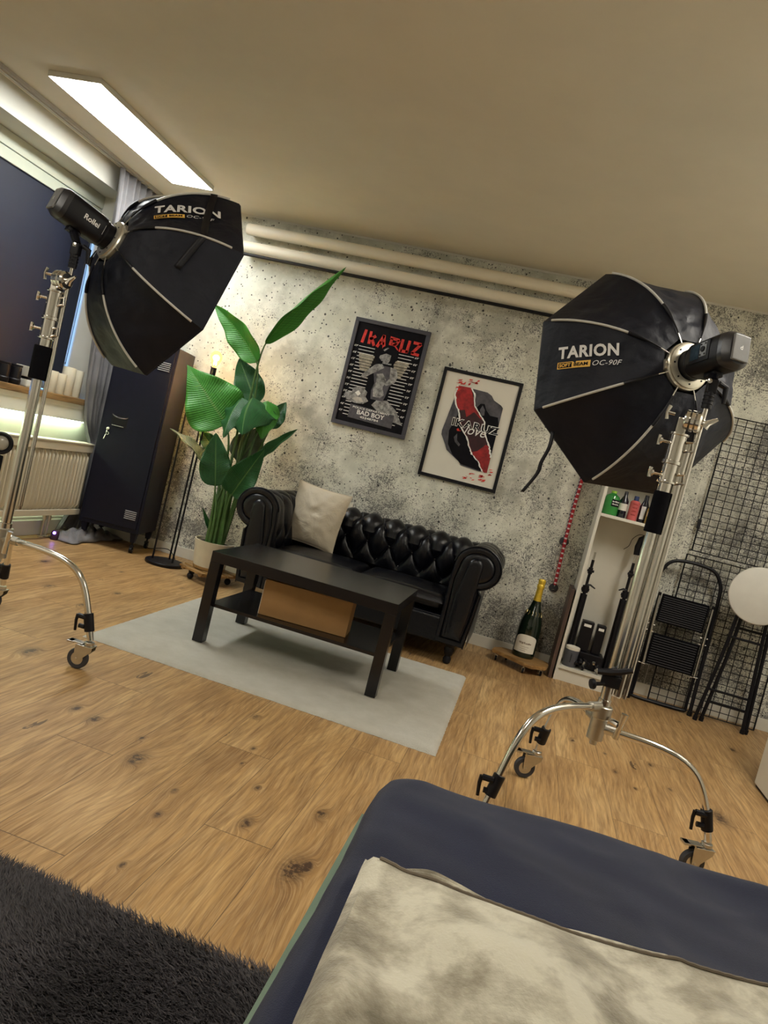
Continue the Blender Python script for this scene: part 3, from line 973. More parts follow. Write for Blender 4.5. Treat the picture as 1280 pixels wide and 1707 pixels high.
# ---------------------------------------------------------------- chesterfield sofa
SX0, SX1 = -1.715, -.10
sf = thing('sofa', 'black leather tufted chesterfield sofa with rolled arms against the concrete wall', 'sofa', (-.91, -.42, 0))
SO = (-.91, -.42, 0)
YFR, YBK = -.78, -.06
def tuft(a, b_):
    """a, b_ in button pitches; 1 on the pillows, 0 in creases and at buttons"""
    s1 = abs(math.sin(PI*(a+b_)/2)); s2 = abs(math.sin(PI*(a-b_)/2))
    crease = (s1*s2)**.38
    return crease
IN0, IN1 = SX0+.27, SX1-.27
PX, PZ = .152, .165
def backprof(v):
    """inner face of the back from the seat up and over the roll; returns y, z, ny, nz"""
    if v < .45:
        t = v/.45
        return (-.29-.03*t, .38+.20*t, -1, .05)
    t = (v-.45)/.55
    a = PI*.05+t*PI*1.12
    cy, cz, r = -.205, .585, .105
    return (cy-math.cos(a)*r*1.05, cz+math.sin(a)*r, -math.cos(a), math.sin(a))
def backfn(u, v):
    x = SX0+.12+(SX1-SX0-.24)*u
    y, z, ny, nzz = backprof(v)
    a = (x-IN0)/PX*2; s = v*.62/PZ
    h = tuft(a, s-1.15)
    fade = max(0, min(1, (.93-v)*5)) * min(1, v*6+.2)
    d = .040*(h-.75)*fade+.012*math.cos(a*PI)*max(0, (v-.55))*fade*2
    return (x, y+ny*d, z+nzz*d)
MB().grid(backfn, 300, 110).box(SX0+.13, SX1-.13, -.20, -.07, .12, .60, .02).build('backrest', M_leather, sf, SO)
bt = MB()
k = 0
for i in range(-2, 20):
    for j in range(0, 5):
        if (i+j) % 2: continue
        x = IN0+i*PX/2*1.0
        s = j+1.15
        v = s*PZ/.62
        if not (.12 < v < .74) or x < SX0+.16 or x > SX1-.16: continue
        p = backfn((x-SX0-.12)/(SX1-SX0-.24), v)
        y, z, ny, nzz = backprof(v)
        MB().lathe([(.0, .009), (.006, .007), (.0095, .002), (.008, -.004)], (p[0], p[1], p[2]), (0, ny, nzz), 12).build('button', M_leather, sf, SO)
# arms
def arm(sgn, xin, xout):
    """sgn +1: right arm; roll sweeps along y. profile in (x, z)"""
    cx = xout-sgn*.128; cz = .585; r = .108
    xi = xin
    def prof(v):
        # v 0: inner seat level, up the inner face, over the roll, under its outside, down to the base
        if v < .25:
            t = v/.25
            return xi, .36+.16*t, -sgn, 0
        if v < .80:
            t = (v-.25)/.55
            a = PI*.10+t*PI*1.30
            px_ = cx-sgn*math.cos(a)*(r*1.12); pz_ = cz+math.sin(a)*r
            return px_, pz_, -sgn*math.cos(a), math.sin(a)
        t = (v-.80)/.20
        xo = cx+sgn*.055
        return xo-sgn*.02*t*(1-t)+(-sgn*.012*t), .50*(1-t)+.11*t, sgn, 0
    def f(u, v):
        y = YFR+.035+(YBK-.05-YFR-.035)*u
        x, z, nx, nzz = prof(v)
        a = (y-YFR)/.155*2+.6; s = v*.9/PZ
        h = tuft(a, s-.4)
        fade = max(0, min(1, (.62-v)*7))*min(1, u*9)
        plea = .008*math.cos(a*PI)*max(0, min(1, (.8-v)*5, (v-.4)*5))*min(1, u*8)
        d = .030*(h-.75)*fade+plea
        return (x+nx*d, y, z+nzz*d)
    m = MB().grid(f, 90, 110)
    # padded scroll front: outline closed
    def outline(q, inset=0.0):
        pts = []
        for i in range(41):
            t = i/40
            a = PI*.02+t*PI*1.42
            pts.append((cx-sgn*math.cos(a)*(r*1.10+.012-inset), cz+math.sin(a)*(r+.010-inset)))
        base = [(cx+sgn*(.055-inset*.5), .44), (cx+sgn*(.045-inset*.5), .30), (cx+sgn*(.028-inset*.5), .12+inset), (xi+sgn*(.0+inset*.8), .12+inset), (xi+sgn*(.0+inset*.8), .36), (xi+sgn*(inset*.8)*.9, .50)]
        return pts+base
    lay = [(0.0, YFR+.055), (0.0, YFR+.012), (.006, YFR+.002), (.016, YFR), (.030, YFR+.004), (.034, YFR+.010), (.038, YFR+.004), (.050, YFR-.002), (.066, YFR-.001)]
    rows = [[(x, y, z) for x, z in outline(0, ins)] for ins, y in lay]
    nn = len(rows[0]); vs = [p for r_ in rows for p in r_]; fs = []
    for i in range(len(rows)-1):
        for k in range(nn):
            k2 = (k+1) % nn
            fs.append((i*nn+k, i*nn+k2, (i+1)*nn+k2, (i+1)*nn+k))
    fs.append(tuple((len(rows)-1)*nn+k for k in range(nn)))
    m.add(vs, fs)
    # inner pad
    pad = [(cx-sgn*math.cos(PI*t)*.042-sgn*.012, cz+.01+math.sin(PI*t)*.045) for t in [i/16 for i in range(17)]]
    pad = pad+[(cx+sgn*.018, .30), (cx+sgn*.0, .16), (xi+sgn*.048, .16), (xi+sgn*.050, .40)]
    c0 = (sum(p[0] for p in pad)/len(pad), sum(p[1] for p in pad)/len(pad))
    o_ = m.build('arm', M_leather, sf, SO)
    pm = MB(); rows = []
    for sc, y in ((1.0, YFR+.012), (1.0, YFR-.004), (.93, YFR-.013), (.80, YFR-.018), (.4, YFR-.020)):
        rows.append([(c0[0]+(x-c0[0])*sc, y, c0[1]+(z-c0[1])*(sc if sc > .5 else .7)) for x, z in pad])
    nn = len(pad); vs = [p for r_ in rows for p in r_]; fs = []
    for i in range(len(rows)-1):
        for k in range(nn):
            k2 = (k+1) % nn
            fs.append((i*nn+k, i*nn+k2, (i+1)*nn+k2, (i+1)*nn+k))
    fs.append(tuple((len(rows)-1)*nn+k for k in range(nn)))
    pm.add(vs, fs).build('front_pad', M_leather, o_, None)
    # piping cord round the scroll
    cord = [(x, YFR+.016, z) for x, z in outline(0, -.004)[:44]]
    MB().tube(cord, .0045, 6).build('piping', M_leather, o_, None)
    for p_ in o_.children:
        p_.data.transform(Matrix.Translation((-SO[0], -SO[1], -SO[2])))
arm(1, SX1-.265, SX1)
arm(-1, SX0+.265, SX0)
MB().box(SX0+.10, SX1-.10, YFR+.03, -.08, .12, .27, .02).box(SX0+.24, SX1-.24, YFR+.012, YFR+.05, .115, .262, .012).build('base', M_leather, sf, SO)
def cushion(x0, x1):
    def f(u, v, top=1):
        x = x0+(x1-x0)*u; y = YFR+.01+(-.30-YFR-.01)*v
        d = min(u, 1-u)*(x1-x0)/.05; d2 = min(v, 1-v)*.48/.05
        e = math.sqrt(max(0, 1-(1-min(1, d))**2))*math.sqrt(max(0, 1-(1-min(1, d2))**2))
        return (x, y, .335+top*(.042*e+.022*math.sin(PI*u)*math.sin(PI*v)*(top > 0))+.003*nz(x*9, y*9)*e)
    m = MB().grid(lambda u, v: f(u, v, 1), 50, 40).grid(lambda u, v: f(u, v, -1), 30, 24)
    m.build('seat_cushion', M_leather, sf, SO)
    MB().tube([(x0+.012, YFR+.012, .335)]+[(x0+.012+(x1-x0-.024)*t, YFR+.008, .335) for t in (.02, .5, .98)]+[(x1-.012, YFR+.012, .335)], .004, 6).build('piping', M_leather, sf, SO)
xm = (SX0+SX1)/2
cushion(SX0+.26, xm-.002); cushion(xm+.002, SX1-.26)
for x in (SX0+.17, SX1-.17):
    for y in (YFR+.06, -.13):
        MB().lathe([(.013, 0), (.022, .008), (.024, .03), (.016, .045), (.026, .06), (.030, .085), (.026, .10), (.034, .118)], (x, y, .001), (0, 0, 1), 18).build('leg', M_blackm, sf, SO)

# cushion on the sofa
pl = NT('champagne_satin')
v = pl.co()
pl.bump(pl.math('ADD', pl.noise(v, 9, 4, .6, 1.0), pl.math('MULTIPLY', pl.noise(v, 400, 2), .05)), .4, .02)
M_pillow = pl.set(color=(.58, .505, .38), rough=.5, sheen=.3)
pil = thing('throw_pillow', 'champagne beige satin throw pillow standing on the left of the sofa', 'pillow', (-1.33, -.40, .39))
def pilfn(sg):
    def f(u, v):
        a, b_ = u*2-1, v*2-1
        w = .19*(1-.07*(1-b_*b_)*1.0) ; h = .195*(1-.06*(1-a*a))
        x = a*w; z = b_*h
        bul = (max(0, 1-a*a)*max(0, 1-b_*b_))**.55
        dim = .010*math.exp(-((a-.05)**2/.05+(b_-.12)**2/.02))
        y = sg*(.065*bul-dim*bul)+.006*nz(a*4, b_*4, sg)*bul
        return (x, y, z)
    return f
pm = MB().grid(pilfn(-1), 44, 44).grid(pilfn(1), 30, 30)
o = pm.build('pillow_body', M_pillow, pil)
PM = Matrix.Translation((0, 0, .20)) @ Matrix.Rotation(-.10, 4, 'Z') @ Matrix.Rotation(-.16, 4, 'X') @ Matrix.Rotation(.05, 4, 'Y')
o.matrix_local = PM
ed = []
for k in range(80):
    t = k/80*4; q = t % 1; s_ = int(t)
    u, v_ = [(q, 0), (1, q), (1-q, 1), (0, 1-q)][s_]
    ed.append(pilfn(1)(u, v_))
o2 = MB().tube(ed, .003, 6, closed=True).build('piping', M_pillow, pil)
o2.matrix_local = PM
# ---------------------------------------------------------------- metal locker (local frame: front-right corner at the origin, x to the right)
LA = math.radians(10)
lk = thing('locker', 'tall black metal locker with louvred door standing on castors', 'locker', (-2.535, -.385, 0), LA)
LW, LD, LZ0, LZ1 = .42, .35, .14, 1.437
lb = MB().box(-LW, 0, .004, LD, LZ0, LZ1, .006)
lb.build('body', M_locker, lk)
dm = MB().box(-LW+.018, -.018, -.004, .003, LZ0+.03, LZ1-.02, .003)
dr = dm.build('door', M_locker, lk)
M_vent = mat('pale_louvre_edge', (.42, .42, .44), .4, .05)
for zc, xc in ((1.295, -.075), (.262, -.075)):
    for i in range(5):
        z = zc+.026-i*.013
        MB().box(xc-.04, xc+.04, -.010, -.003, z-.0028, z+.0022, .001).build('louvre', M_vent, dr)
h = MB()
h.box(-.345, -.235, -.0045, -.0035, .828, .905).build('handle_recess', M_black, dr)
MB().tube(smooth_path([(-.345, -.006, .905), (-.33, -.018, .897), (-.29, -.022, .887), (-.25, -.018, .891), (-.238, -.006, .897)], 4), .004, 8).box(-.335, -.25, -.014, -.003, .828, .834, .002).build('handle', mat('dull_chrome', (.35, .35, .38), .25, .05, metal=1.0), dr)
MB().lathe([(.012, 0), (.012, .006), (.009, .010)], (-.355, -.004, .80), (0, -1, 0), 14).build('lock', M_chrome, dr)
MB().tube([(-.355, -.016, .80), (-.355, -.018, .775)], .0035, 6).tube([(-.349+.010*math.cos(a), -.017, .768+.010*math.sin(a)) for a in [i*PI/6 for i in range(12)]], .0015, 5, closed=True).tube([(-.358, -.018, .757), (-.366, -.018, .725)], .003, 6).build('key', M_chrome, dr)
for x in (-.385, -.035):
    for y in (.04, LD-.03):
        MB().lathe([(.030, .065), (.019, 0), (.010, 0)][::-1], (x, y, .075), (0, 0, 1), 4).build('leg', M_locker, lk)
        cs = MB().cyl((x, y, .052), (x, y, .078), .007, 8).box(x-.013, x+.013, y-.012, y+.012, .04, .056, .004).build('castor', M_black, lk)
        MB().cyl((x-.010, y, .0215), (x+.010, y, .0215), .021, 18).cyl((x-.0115, y, .0215), (x+.0115, y, .0215), .009, 10).build('wheel', M_black, cs)
        MB().cyl((x-.0125, y, .0215), (x+.0125, y, .0215), .005, 8).build('axle', M_chrome, cs)

# small violet status light of a charger at the curtain foot
ch = thing('charger', 'small black charger with a violet status light at the curtain foot', 'charger', (-2.985, -.62, 0))
MB().lathe([(.0, .0), (.022, .0), (.026, .01), (.026, .05), (.018, .062), (0, .064)], (0, 0, 0), (0, 0, 1), 18).build('charger_body', mat('plum_plastic', (.05, .02, .05), .4), ch)
MB().lathe([(0, .0), (.009, 0), (.009, .003), (0, .004)], (.010, -.024, .05), (.4, -.9, .1), 12).build('status_light', emis('violet_led', (.25, .12, 1.0), 12), ch)

# ---------------------------------------------------------------- floor lamp with three stems
fl = thing('floor_lamp', 'black floor lamp with three thin stems and glowing filament bulbs', 'lamp', (-2.30, -.37, 0))
MB().lathe([(.0, .001), (.128, .001), (.130, .004), (.130, .019), (.127, .022), (0, .022)], (0, 0, 0), (0, 0, 1), 48).build('base', M_blackm, fl)
bulbglass = NT('amber_glass'); bulbglass = bulbglass.set(color=(1, .72, .34), rough=.02, trans=1, ior=1.05, emit=(1, .55, .15), es=.35)
filament = emis('filament', (1.0, .62, .25), 60)
for sx, sy, zt in ((-.085, -.02, 1.135), (-.015, .085, 1.315), (.055, .0, .945)):
    st = MB().cyl((sx, sy, .02), (sx, sy, zt), .0065, 10).build('stem', M_blackm, fl)
    MB().lathe([(.010, -.002), (.019, .004), (.020, .055), (.019, .06), (.012, .06)], (sx, sy, zt-.002), (0, 0, 1), 18).build('socket', M_blackm, st)
    MB().lathe([(.013, 0), (.015, .012), (.026, .032), (.0375, .058), (.040, .075), (.036, .095), (.022, .111), (.0, .116)], (sx, sy, zt+.056), (0, 0, 1), 24).build('bulb', bulbglass, st)
    MB().tube(smooth_path([(sx-.007, sy, zt+.075), (sx-.011, sy, zt+.14), (sx-.004, sy+.003, zt+.085), (sx+.004, sy-.003, zt+.14), (sx+.010, sy, zt+.085), (sx+.007, sy, zt+.075)], 4), .0018, 6).build('filament', filament, st)
    ld = bpy.data.lights.new('bulb_light', 'POINT'); ld.energy = BULB_POWER*(.3 if zt < 1 else 1); ld.color = (1.0, .58, .22); ld.shadow_soft_size = .022
    lo = bpy.data.objects.new('bulb_light', ld); COL.objects.link(lo); lo.parent = fl; lo.location = (sx, sy, zt+.125)
MB().tube(smooth_path([(.02, .11, .008), (-.02, .16, .03), (-.09, .2, .06), (-.17, .22, .05), (-.26, .26, .02), (-.33, .30, .006)], 6), .003, 6).build('power_cord', M_black, fl)

# ---------------------------------------------------------------- plant dolly, pot and plant
pd = thing('plant_dolly', 'wooden slatted plant dolly on black ball castors holding the ivory pot', 'dolly', (-1.93, -.47, 0))
DA = math.radians(-28)
rotd = Matrix.Rotation(DA, 4, 'Z')
for i, yy in enumerate((-.125, -.062, 0, .062, .125)):
    hl = .16 if abs(yy) < .1 else .125
    b_ = MB().box(-hl, hl, yy-.020, yy+.020, .060, .075, .003, rotd); b_.build('slat', M_pine, pd)
MB().box(-.11, -.08, -.14, .14, .048, .0605, .002, rotd).box(.08, .11, -.14, .14, .048, .0605, .002, rotd).build('crossbar', M_pine, pd)
for a in (20, 92, 164, 236, 308):
    x, y = .135*math.cos(math.radians(a)), .115*math.sin(math.radians(a))
    c_ = MB().cyl((x, y, .035), (x, y, .062), .008, 8).build('castor', M_black, pd)
    MB().lathe([(0, -.022), (.013, -.018), (.021, -.008), (.022, 0), (.021, .008), (.013, .018), (0, .022)], (x, y, .0225), (1, .3, 0), 18).build('wheel', M_black, c_)
pt = thing('potted_plant', 'tall bird of paradise plant with broad green leaves in an ivory pot', 'plant', (-1.94, -.46, .076))
PO = (-1.94, -.46, .076)
px0, py0 = PO[0], PO[1]
MB().lathe([(0, .0), (.098, 0), (.102, .004), (.128, .182), (.130, .190), (.122, .190), (.117, .165), (0, .165)], PO, (0, 0, 1), 40).build('pot', M_pot, pt, PO)
MB().lathe([(.100, .0005), (.1035, .004), (.106, .020), (.1045, .022)], PO, (0, 0, 1), 40).build('pot_foot_band', M_pine, pt, PO)
MB().grid(lambda u, v: (px0+.116*u*math.cos(2*PI*v), py0+.116*u*math.sin(2*PI*v), .076+.168+.008*nz(u*5*math.cos(2*PI*v), u*5*math.sin(2*PI*v))), 8, 28).build('soil', M_soil, pt, PO)

def leaf(base, tip, wd, nrm, arch=0.0, fold=.25, m=None, twist=0.0, wave=.012, prof=1.0, root=None, side=0.0, q=.70):
    base, tip, nrm = Vector(base), Vector(tip), Vector(nrm).normalized()
    L = (tip-base).length
    sv0 = (tip-base).cross(nrm).normalized()
    mid = (base+tip)/2+nrm*arch*L+sv0*side*L
    def cen(t): return base*(1-t)**2+mid*2*t*(1-t)+tip*t*t
    def f(u, v):
        t = u
        p = cen(t); tg = (cen(min(1, t+.02))-cen(max(0, t-.02))).normalized()
        n_ = Matrix.Rotation(twist*t, 3, tg) @ nrm
        s_ = tg.cross(n_).normalized(); n2 = s_.cross(tg).normalized()
        w = wd/2*(math.sin(PI*min(1, (t**(.72*prof))))**q*(1-.35*t**3) if 0 < t < 1 else 0)+.0008
        k = v*2-1
        up = fold*abs(k)**1.2*w
        return p+s_*k*w*math.cos(fold*.6*abs(k))+n2*(up+wave*math.sin(t*17+v*3)*k*k*(w/wd)*2)
    o = MB().grid(f, 34, 14, uv=True).build('leaf', m or M_leafB, pt, PO)
    sol = o.modifiers.new('t', 'SOLIDIFY'); sol.thickness = .0012
    if root is not None:
        r0 = Vector(root)
        d = (cen(.15)-cen(0)).normalized()
        st = bez(r0, r0.lerp(base, .4)+Vector((0, 0, .10*(base.z-r0.z))), base-d*.12*min(1, L*2), base+d*.02, 14)
        n_ = len(st)
        MB().tube(st, [.010*(1-i/(n_-1))+.0042 for i in range(n_)], 8).build('stem', M_stem, pt, PO)
def rt(a, r=.04): return (px0+r*math.cos(a), py0+r*math.sin(a), .245)
CAMN = Vector((.42, -.9, .1))
leaf((-1.945, -.40, 1.590), (-1.545, -.36, 2.185), .155, (.62, -.72, -.25), .0, .9, M_leafA, .9, .01, 1.15, rt(.3), -.10)
leaf((-1.968, -.40, 1.462), (-2.350, -.42, 1.765), .185, (-.15, -.97, -.1), .02, .4, M_leafA, -.2, .012, .9, rt(1.2), .10)
leaf((-2.060, -.44, 1.020), (-2.395, -.50, 1.335), .40, (.35, -.92, .10), .08, .10, M_leafA, 0, .02, .72, rt(2.2), 0, .95)
leaf((-1.925, -.36, 1.20), (-2.125, -.34, 1.468), .20, (.2, -.95, .2), .06, .25, M_leafB, 0, .015, .95, rt(2.8, .03))
# a leaf arching over towards the room, both halves hanging from its midrib
leaf((-1.925, -.44, 1.235), (-1.84, -.66, .985), .36, (-.25, -.75, .75), .22, -.75, M_leafB, 0, .02, .85, rt(-.6, .05))
leaf((-1.985, -.46, 1.215), (-1.985, -.60, .935), .20, (-.35, -.85, .5), .18, -.4, M_leafB, 0, .02, .9, rt(-1.3, .05))
leaf((-1.83, -.42, 1.235), (-1.765, -.52, .985), .19, (.15, -.9, .45), .18, -.4, M_leafA, 0, .02, .9, rt(-.1, .05))
leaf((-2.055, -.42, .690), (-2.435, -.46, .905), .125, (-.35, -.35, .85), .08, .5, M_leafC, .3, .012, 1.0, rt(3.0, .06))
leaf((-2.09, -.36, .80), (-2.29, -.34, .945), .12, (.1, -.9, .5), .05, .3, M_leafB, 0, .012, 1.0, rt(2.5, .05))
leaf((-2.000, -.52, .620), (-2.060, -.56, .955), .205, (.35, -.93, .15), .05, .22, M_leafB, 0, .014, .88, rt(-2.2, .05))
leaf((-1.885, -.50, .590), (-1.730, -.52, .930), .21, (.2, -.9, .35), .04, .55, M_leafB, .3, .012, .8, rt(-.5, .06))
leaf((-1.80, -.48, .79), (-1.575, -.44, 1.105), .085, (-.35, -.8, .45), .0, .8, M_leafB, .5, .008, 1.1, rt(.2, .05), -.06)
leaf((-1.955, -.36, .80), (-1.855, -.33, 1.06), .23, (.2, -.95, .1), .02, .2, M_leafC, 0, .012, .95, rt(1.0, .02))
leaf((-1.80, -.34, 1.07), (-1.740, -.32, 1.26), .12, (.2, -.9, .1), .02, .3, M_leafB, 0, .012, 1.0, rt(.8, .03))
leaf((-1.98, -.44, .30), (-2.06, -.50, .46), .035, (.2, -.9, .2), .02, .6, M_leafB, 0, .004, 1.0)
for a, r, zt in ((.5, .05, .62), (3.6, .05, .66), (4.6, .06, .58), (5.4, .03, .70), (1.8, .04, .6), (2.6, .02, .55)):
    x, y = px0+r*math.cos(a), py0+r*math.sin(a)
    MB().tube(bez((x, y, .24), (x, y, .35), (x+.02*math.cos(a), y, .5), (x+.05*math.cos(a*2), y+.01, zt), 8), [.014-.001*i for i in range(9)], 8).build('stem', M_stem, pt, PO)

# ---------------------------------------------------------------- big champagne bottle on a small wooden trolley
td = thing('bottle_trolley', 'small angular wooden trolley on chrome castors under the champagne bottle', 'trolley', (.14, -.29, 0))
poly = [(-.040, -.285), (-.030, -.215), (.02, -.155), (.20, -.15), (.315, -.225), (.318, -.275), (.300, -.370), (.215, -.435), (.165, -.425), (.07, -.355)]
bmm = bmesh.new(); vs = [bmm.verts.new((x-.14, y+.29, .048)) for x, y in poly]
fc = bmm.faces.new(vs); ex = bmesh.ops.extrude_face_region(bmm, geom=[fc]); bmesh.ops.translate(bmm, verts=[g for g in ex['geom'] if isinstance(g, bmesh.types.BMVert)], vec=(0, 0, .022))
bmesh.ops.bevel(bmm, geom=[e for e in bmm.edges], offset=.003, segments=2, affect='EDGES')
MB().bm(bmm, None, False).build('board', M_pine, td)
for x, y in ((-.005, -.265), (.17, -.395), (.28, -.33), (.06, -.18), (.26, -.2)):
    x -= .14; y += .29
    c_ = MB().cyl((x, y, .03), (x, y, .0478), .006, 8).box(x-.010, x-.007, y-.010, y+.010, .010, .038, .001).box(x+.007, x+.010, y-.010, y+.010, .010, .038, .001).build('castor', M_chrome, td)
    MB().cyl((x-.006, y, .0165), (x+.006, y, .0165), .016, 18).build('wheel', M_black, c_)
cb = thing('champagne_bottle', 'large dark champagne bottle with yellow foil neck on the wooden trolley', 'bottle', (.150, -.245, .0705))
dg_ = mat('dark_green_glass', (.006, .014, .008), .08, .1, coat=.6)
MB().lathe([(.0, .012), (.045, .0), (.066, .0), (.0705, .006), (.0705, .185), (.066, .225), (.052, .275), (.034, .325), (.024, .365), (.0205, .395), (.019, .46), (0, .46)], (0, 0, 0), (0, 0, 1), 48).build('glass_body', dg_, cb)
MB().lathe([(.0262, .352), (.0245, .365), (.0212, .395), (.0200, .440), (.0235, .446), (.0235, .462), (.0200, .468), (.0215, .474), (.0230, .492), (.019, .500), (0, .501)], (0, 0, 0), (0, 0, 1), 32).build('foil', mat('yellow_foil', (.72, .50, .05), .32, .12, 60, metal=.35), cb)
sbm = MB()
for k in range(14):
    a = 2*PI*k/14
    sbm.tube([(.0545*math.cos(a), .0545*math.sin(a), .270), (.0500*math.cos(a+.12), .0500*math.sin(a+.12), .283), (.0455*math.cos(a), .0455*math.sin(a), .296)], .0016, 6)
sbm.build('shoulder_band', mat('dull_gold', (.45, .36, .15), .35, .1, metal=.8), cb)
def marks(mb, fn, width, height, seed):
    """a row of small irregular print marks, as illegible as in the photo"""
    r_ = random.Random(seed); x = 0
    while x < width:
        w = width*r_.uniform(.04, .10); h0 = height*r_.uniform(0, .25); h1 = height*r_.uniform(.6, 1)
        mb.add([fn(x, h0), fn(x+w, h0), fn(x+w, h1), fn(x, h1)], [(0, 1, 2, 3)], False)
        x += w+width*r_.uniform(.02, .05)
    return mb
def cyl_patch(r, a0, a1, z0, z1, curve=0.0):
    def f(u, v):
        a = a0+(a1-a0)*u
        zt = z1+curve*(1-(2*u-1)**2)**.5 if curve else z1
        return (r*math.cos(a), r*math.sin(a), z0+(zt-z0)*v)
    return f
lab = MB().grid(cyl_patch(.0714, -PI/2-1.05, -PI/2+.95, .035, .118, .03), 30, 6).build('label', M_paperc, cb)
t_ = MB(); marks(t_, lambda a, b_: (.072*math.cos(-PI/2-.62+a/.072), .072*math.sin(-PI/2-.62+a/.072), .088+b_), .078, .014, 1)
for k in range(3):
    marks(t_, lambda a, b_, k=k: (.072*math.cos(-PI/2-.4+a/.072), .072*math.sin(-PI/2-.4+a/.072), .070-.012*k+b_), .05-.008*k, .0035, 2+k)
t_.build('label_lettering', mat('brown_ink', (.16, .10, .05), .6), lab)

# ---------------------------------------------------------------- red cord on the wall with its two black discs
def disc(x, z, label):
    t = thing('wall_disc', label, 'disc', (x, -.001, z), 0, None)
    MB().lathe([(0, .0), (.028, .0), (.030, .004), (.027, .010), (.0, .012)], (0, 0, 0), (0, -1, 0), 28).build('disc_body', M_rubber, t)
    MB().tube([(.010*math.cos(a), -.013, -.020+.010*math.sin(a)) for a in [i*PI/6 for i in range(12)]], .0018, 6, closed=True).build('hook_ring', M_chrome, t)
disc(.225, .822, 'upper of the two round black discs on the wall beside the red cord')
disc(.238, .512, 'lower of the two round black discs on the wall at the red cord end')
M_red = NT('red_white_braid')
v = M_red.co(); x, y, z = M_red.sep(v)
kk = M_red.math('SINE', M_red.math('MULTIPLY', z, 190))
k2 = M_red.math('GREATER_THAN', kk, .55)
ctr = M_red.math('LESS_THAN', y, -.007)
M_red = M_red.set(color=M_red.mix(M_red.math('MULTIPLY', k2, ctr), (.42, .012, .022), (.70, .62, .62)), rough=.7)
M_blue = NT('blue_white_braid')
v = M_blue.co(); x, y, z = M_blue.sep(v)
M_blue = M_blue.set(color=M_blue.mix(M_blue.math('GREATER_THAN', M_blue.math('SINE', M_blue.math('MULTIPLY', z, 260)), .1), (.02, .025, .09), (.6, .58, .6)), rough=.7)
rp = thing('braided_cord', 'red and white braided cord hanging straight down the concrete wall', 'cord', (.2, -.022, .54))
MB().tube([(.040, 0, -.005), (.036, 0, .10), (.030, 0, .30), (.028, 0, .5), (.034, 0, .85)], .0105, 8).build('braid', M_red, rp)
MB().tube([(.040, 0, -.004), (.039, -.002, -.016)], .004, 6).build('metal_clip', M_steel, rp)
rp2 = thing('braided_cord', 'blue and white braided cord partly hidden behind the red cord', 'cord', (.2, -.010, .84))
MB().tube([(.022, 0, 0), (.018, 0, .2), (.024, 0, .5)], .0055, 8).build('braid', M_blue, rp2)

# ---------------------------------------------------------------- white bookcase
bc = thing('bookcase', 'narrow white open bookcase beside the brown board', 'bookcase', (.36, -.30, 0))
BW, BD, BH = .41, .285, 1.66
T = .018
MB().box(0, T, 0, BD, 0, BH, .001).build('side_panel', M_white2, bc)
MB().box(BW-T, BW, 0, BD, 0, BH, .001).build('side_panel', M_white2, bc)
MB().box(T, BW-T, BD-.008, BD-.002, .07, BH).build('back_panel', M_white2, bc)
MB().box(T, BW-T, 0, BD-.008, BH-T, BH, .001).build('top_panel', M_white2, bc)
for z in (.075, 1.044, 1.36):
    MB().box(T, BW-T, .002, BD-.008, z, z+.018, .001).build('shelf', M_white2, bc)
MB().box(T, BW-T, .014, .026, 0, .072, .001).build('plinth', M_white2, bc)
tag(MB().box(.329, .350, -.302, -.03, .001, .566, .001).build('brown_board', M_walnut, None), 'upright dark brown wooden board against the left side of the bookcase', 'board')

def bottle(x, y, z, prof, m, label, extra=None, name='bottle'):
    t = thing(name, label, 'bottle', (x, y, z), 0, None)
    MB().lathe(prof, (0, 0, 0), (0, 0, 1), 24).build('glass_body', m, t)
    if extra: extra(t)
    return t
SZ = 1.0625
gg = mat('green_glass', (.03, .26, .05), .12, .1, coat=.4)
def gex(t):
    MB().grid(cyl_patch(.0486, -PI/2-.1, -PI/2+1.1, .055, .098), 12, 2).build('label', M_ink_blk, t)
    q = MB()
    for k in range(2):
        marks(q, lambda a, b_, k=k: (.0489*math.cos(-PI/2+a/.0489), .0489*math.sin(-PI/2+a/.0489), .080-.016*k+b_), .045, .011, 7+k)
    q.build('label_print', M_ink_w, t)
    MB().lathe([(.016, .135), (.017, .150), (0, .151)], (0, 0, 0), (0, 0, 1), 16).build('cap', mat('lime_cap', (.35, .62, .08), .4), t)
bottle(.430, -.20, SZ, [(0, 0), (.044, 0), (.048, .006), (.048, .095), (.040, .118), (.018, .132), (.015, .138), (0, .138)], gg, 'squat green glass bottle at the left end of the bookcase shelf', gex)
bk_ = mat('near_black_glass', (.010, .010, .020), .1, .1, coat=.4)
def dex(t):
    MB().grid(cyl_patch(.0276, -PI/2-1.1, -PI/2+1.1, .045, .088), 14, 2).build('label', M_paperc, t)
bottle(.502, -.19, SZ, [(0, 0), (.025, 0), (.027, .004), (.027, .105), (.012, .135), (.010, .165), (0, .166)], bk_, 'slim dark bottle with a cream label between the green and pink bottles', dex)
def pex(t):
    q = MB()
    for k in range(4):
        marks(q, lambda a, b_, k=k: (.0303*math.cos(-PI/2-.45+a/.03), .0303*math.sin(-PI/2-.45+a/.03), .095-.022*k+b_), .026, .010, 20+k)
    q.build('label_print', M_ink_dred, t)
    MB().lathe([(.0145, .122), (.0145, .150), (0, .151)], (0, 0, 0), (0, 0, 1), 16).build('cap', mat('blue_cap', (.03, .05, .16), .3), t)
bottle(.566, -.205, SZ, [(0, 0), (.028, 0), (.030, .004), (.030, .112), (.020, .122), (0, .123)], mat('coral_pink', (.62, .13, .13), .35, .1), 'coral pink bottle with a dark blue cap in the shelf middle', pex)
def sex(t):
    MB().grid(cyl_patch(.0275, -PI/2-.7, -PI/2+.3, .02, .10), 14, 4).build('label', M_silver, t)
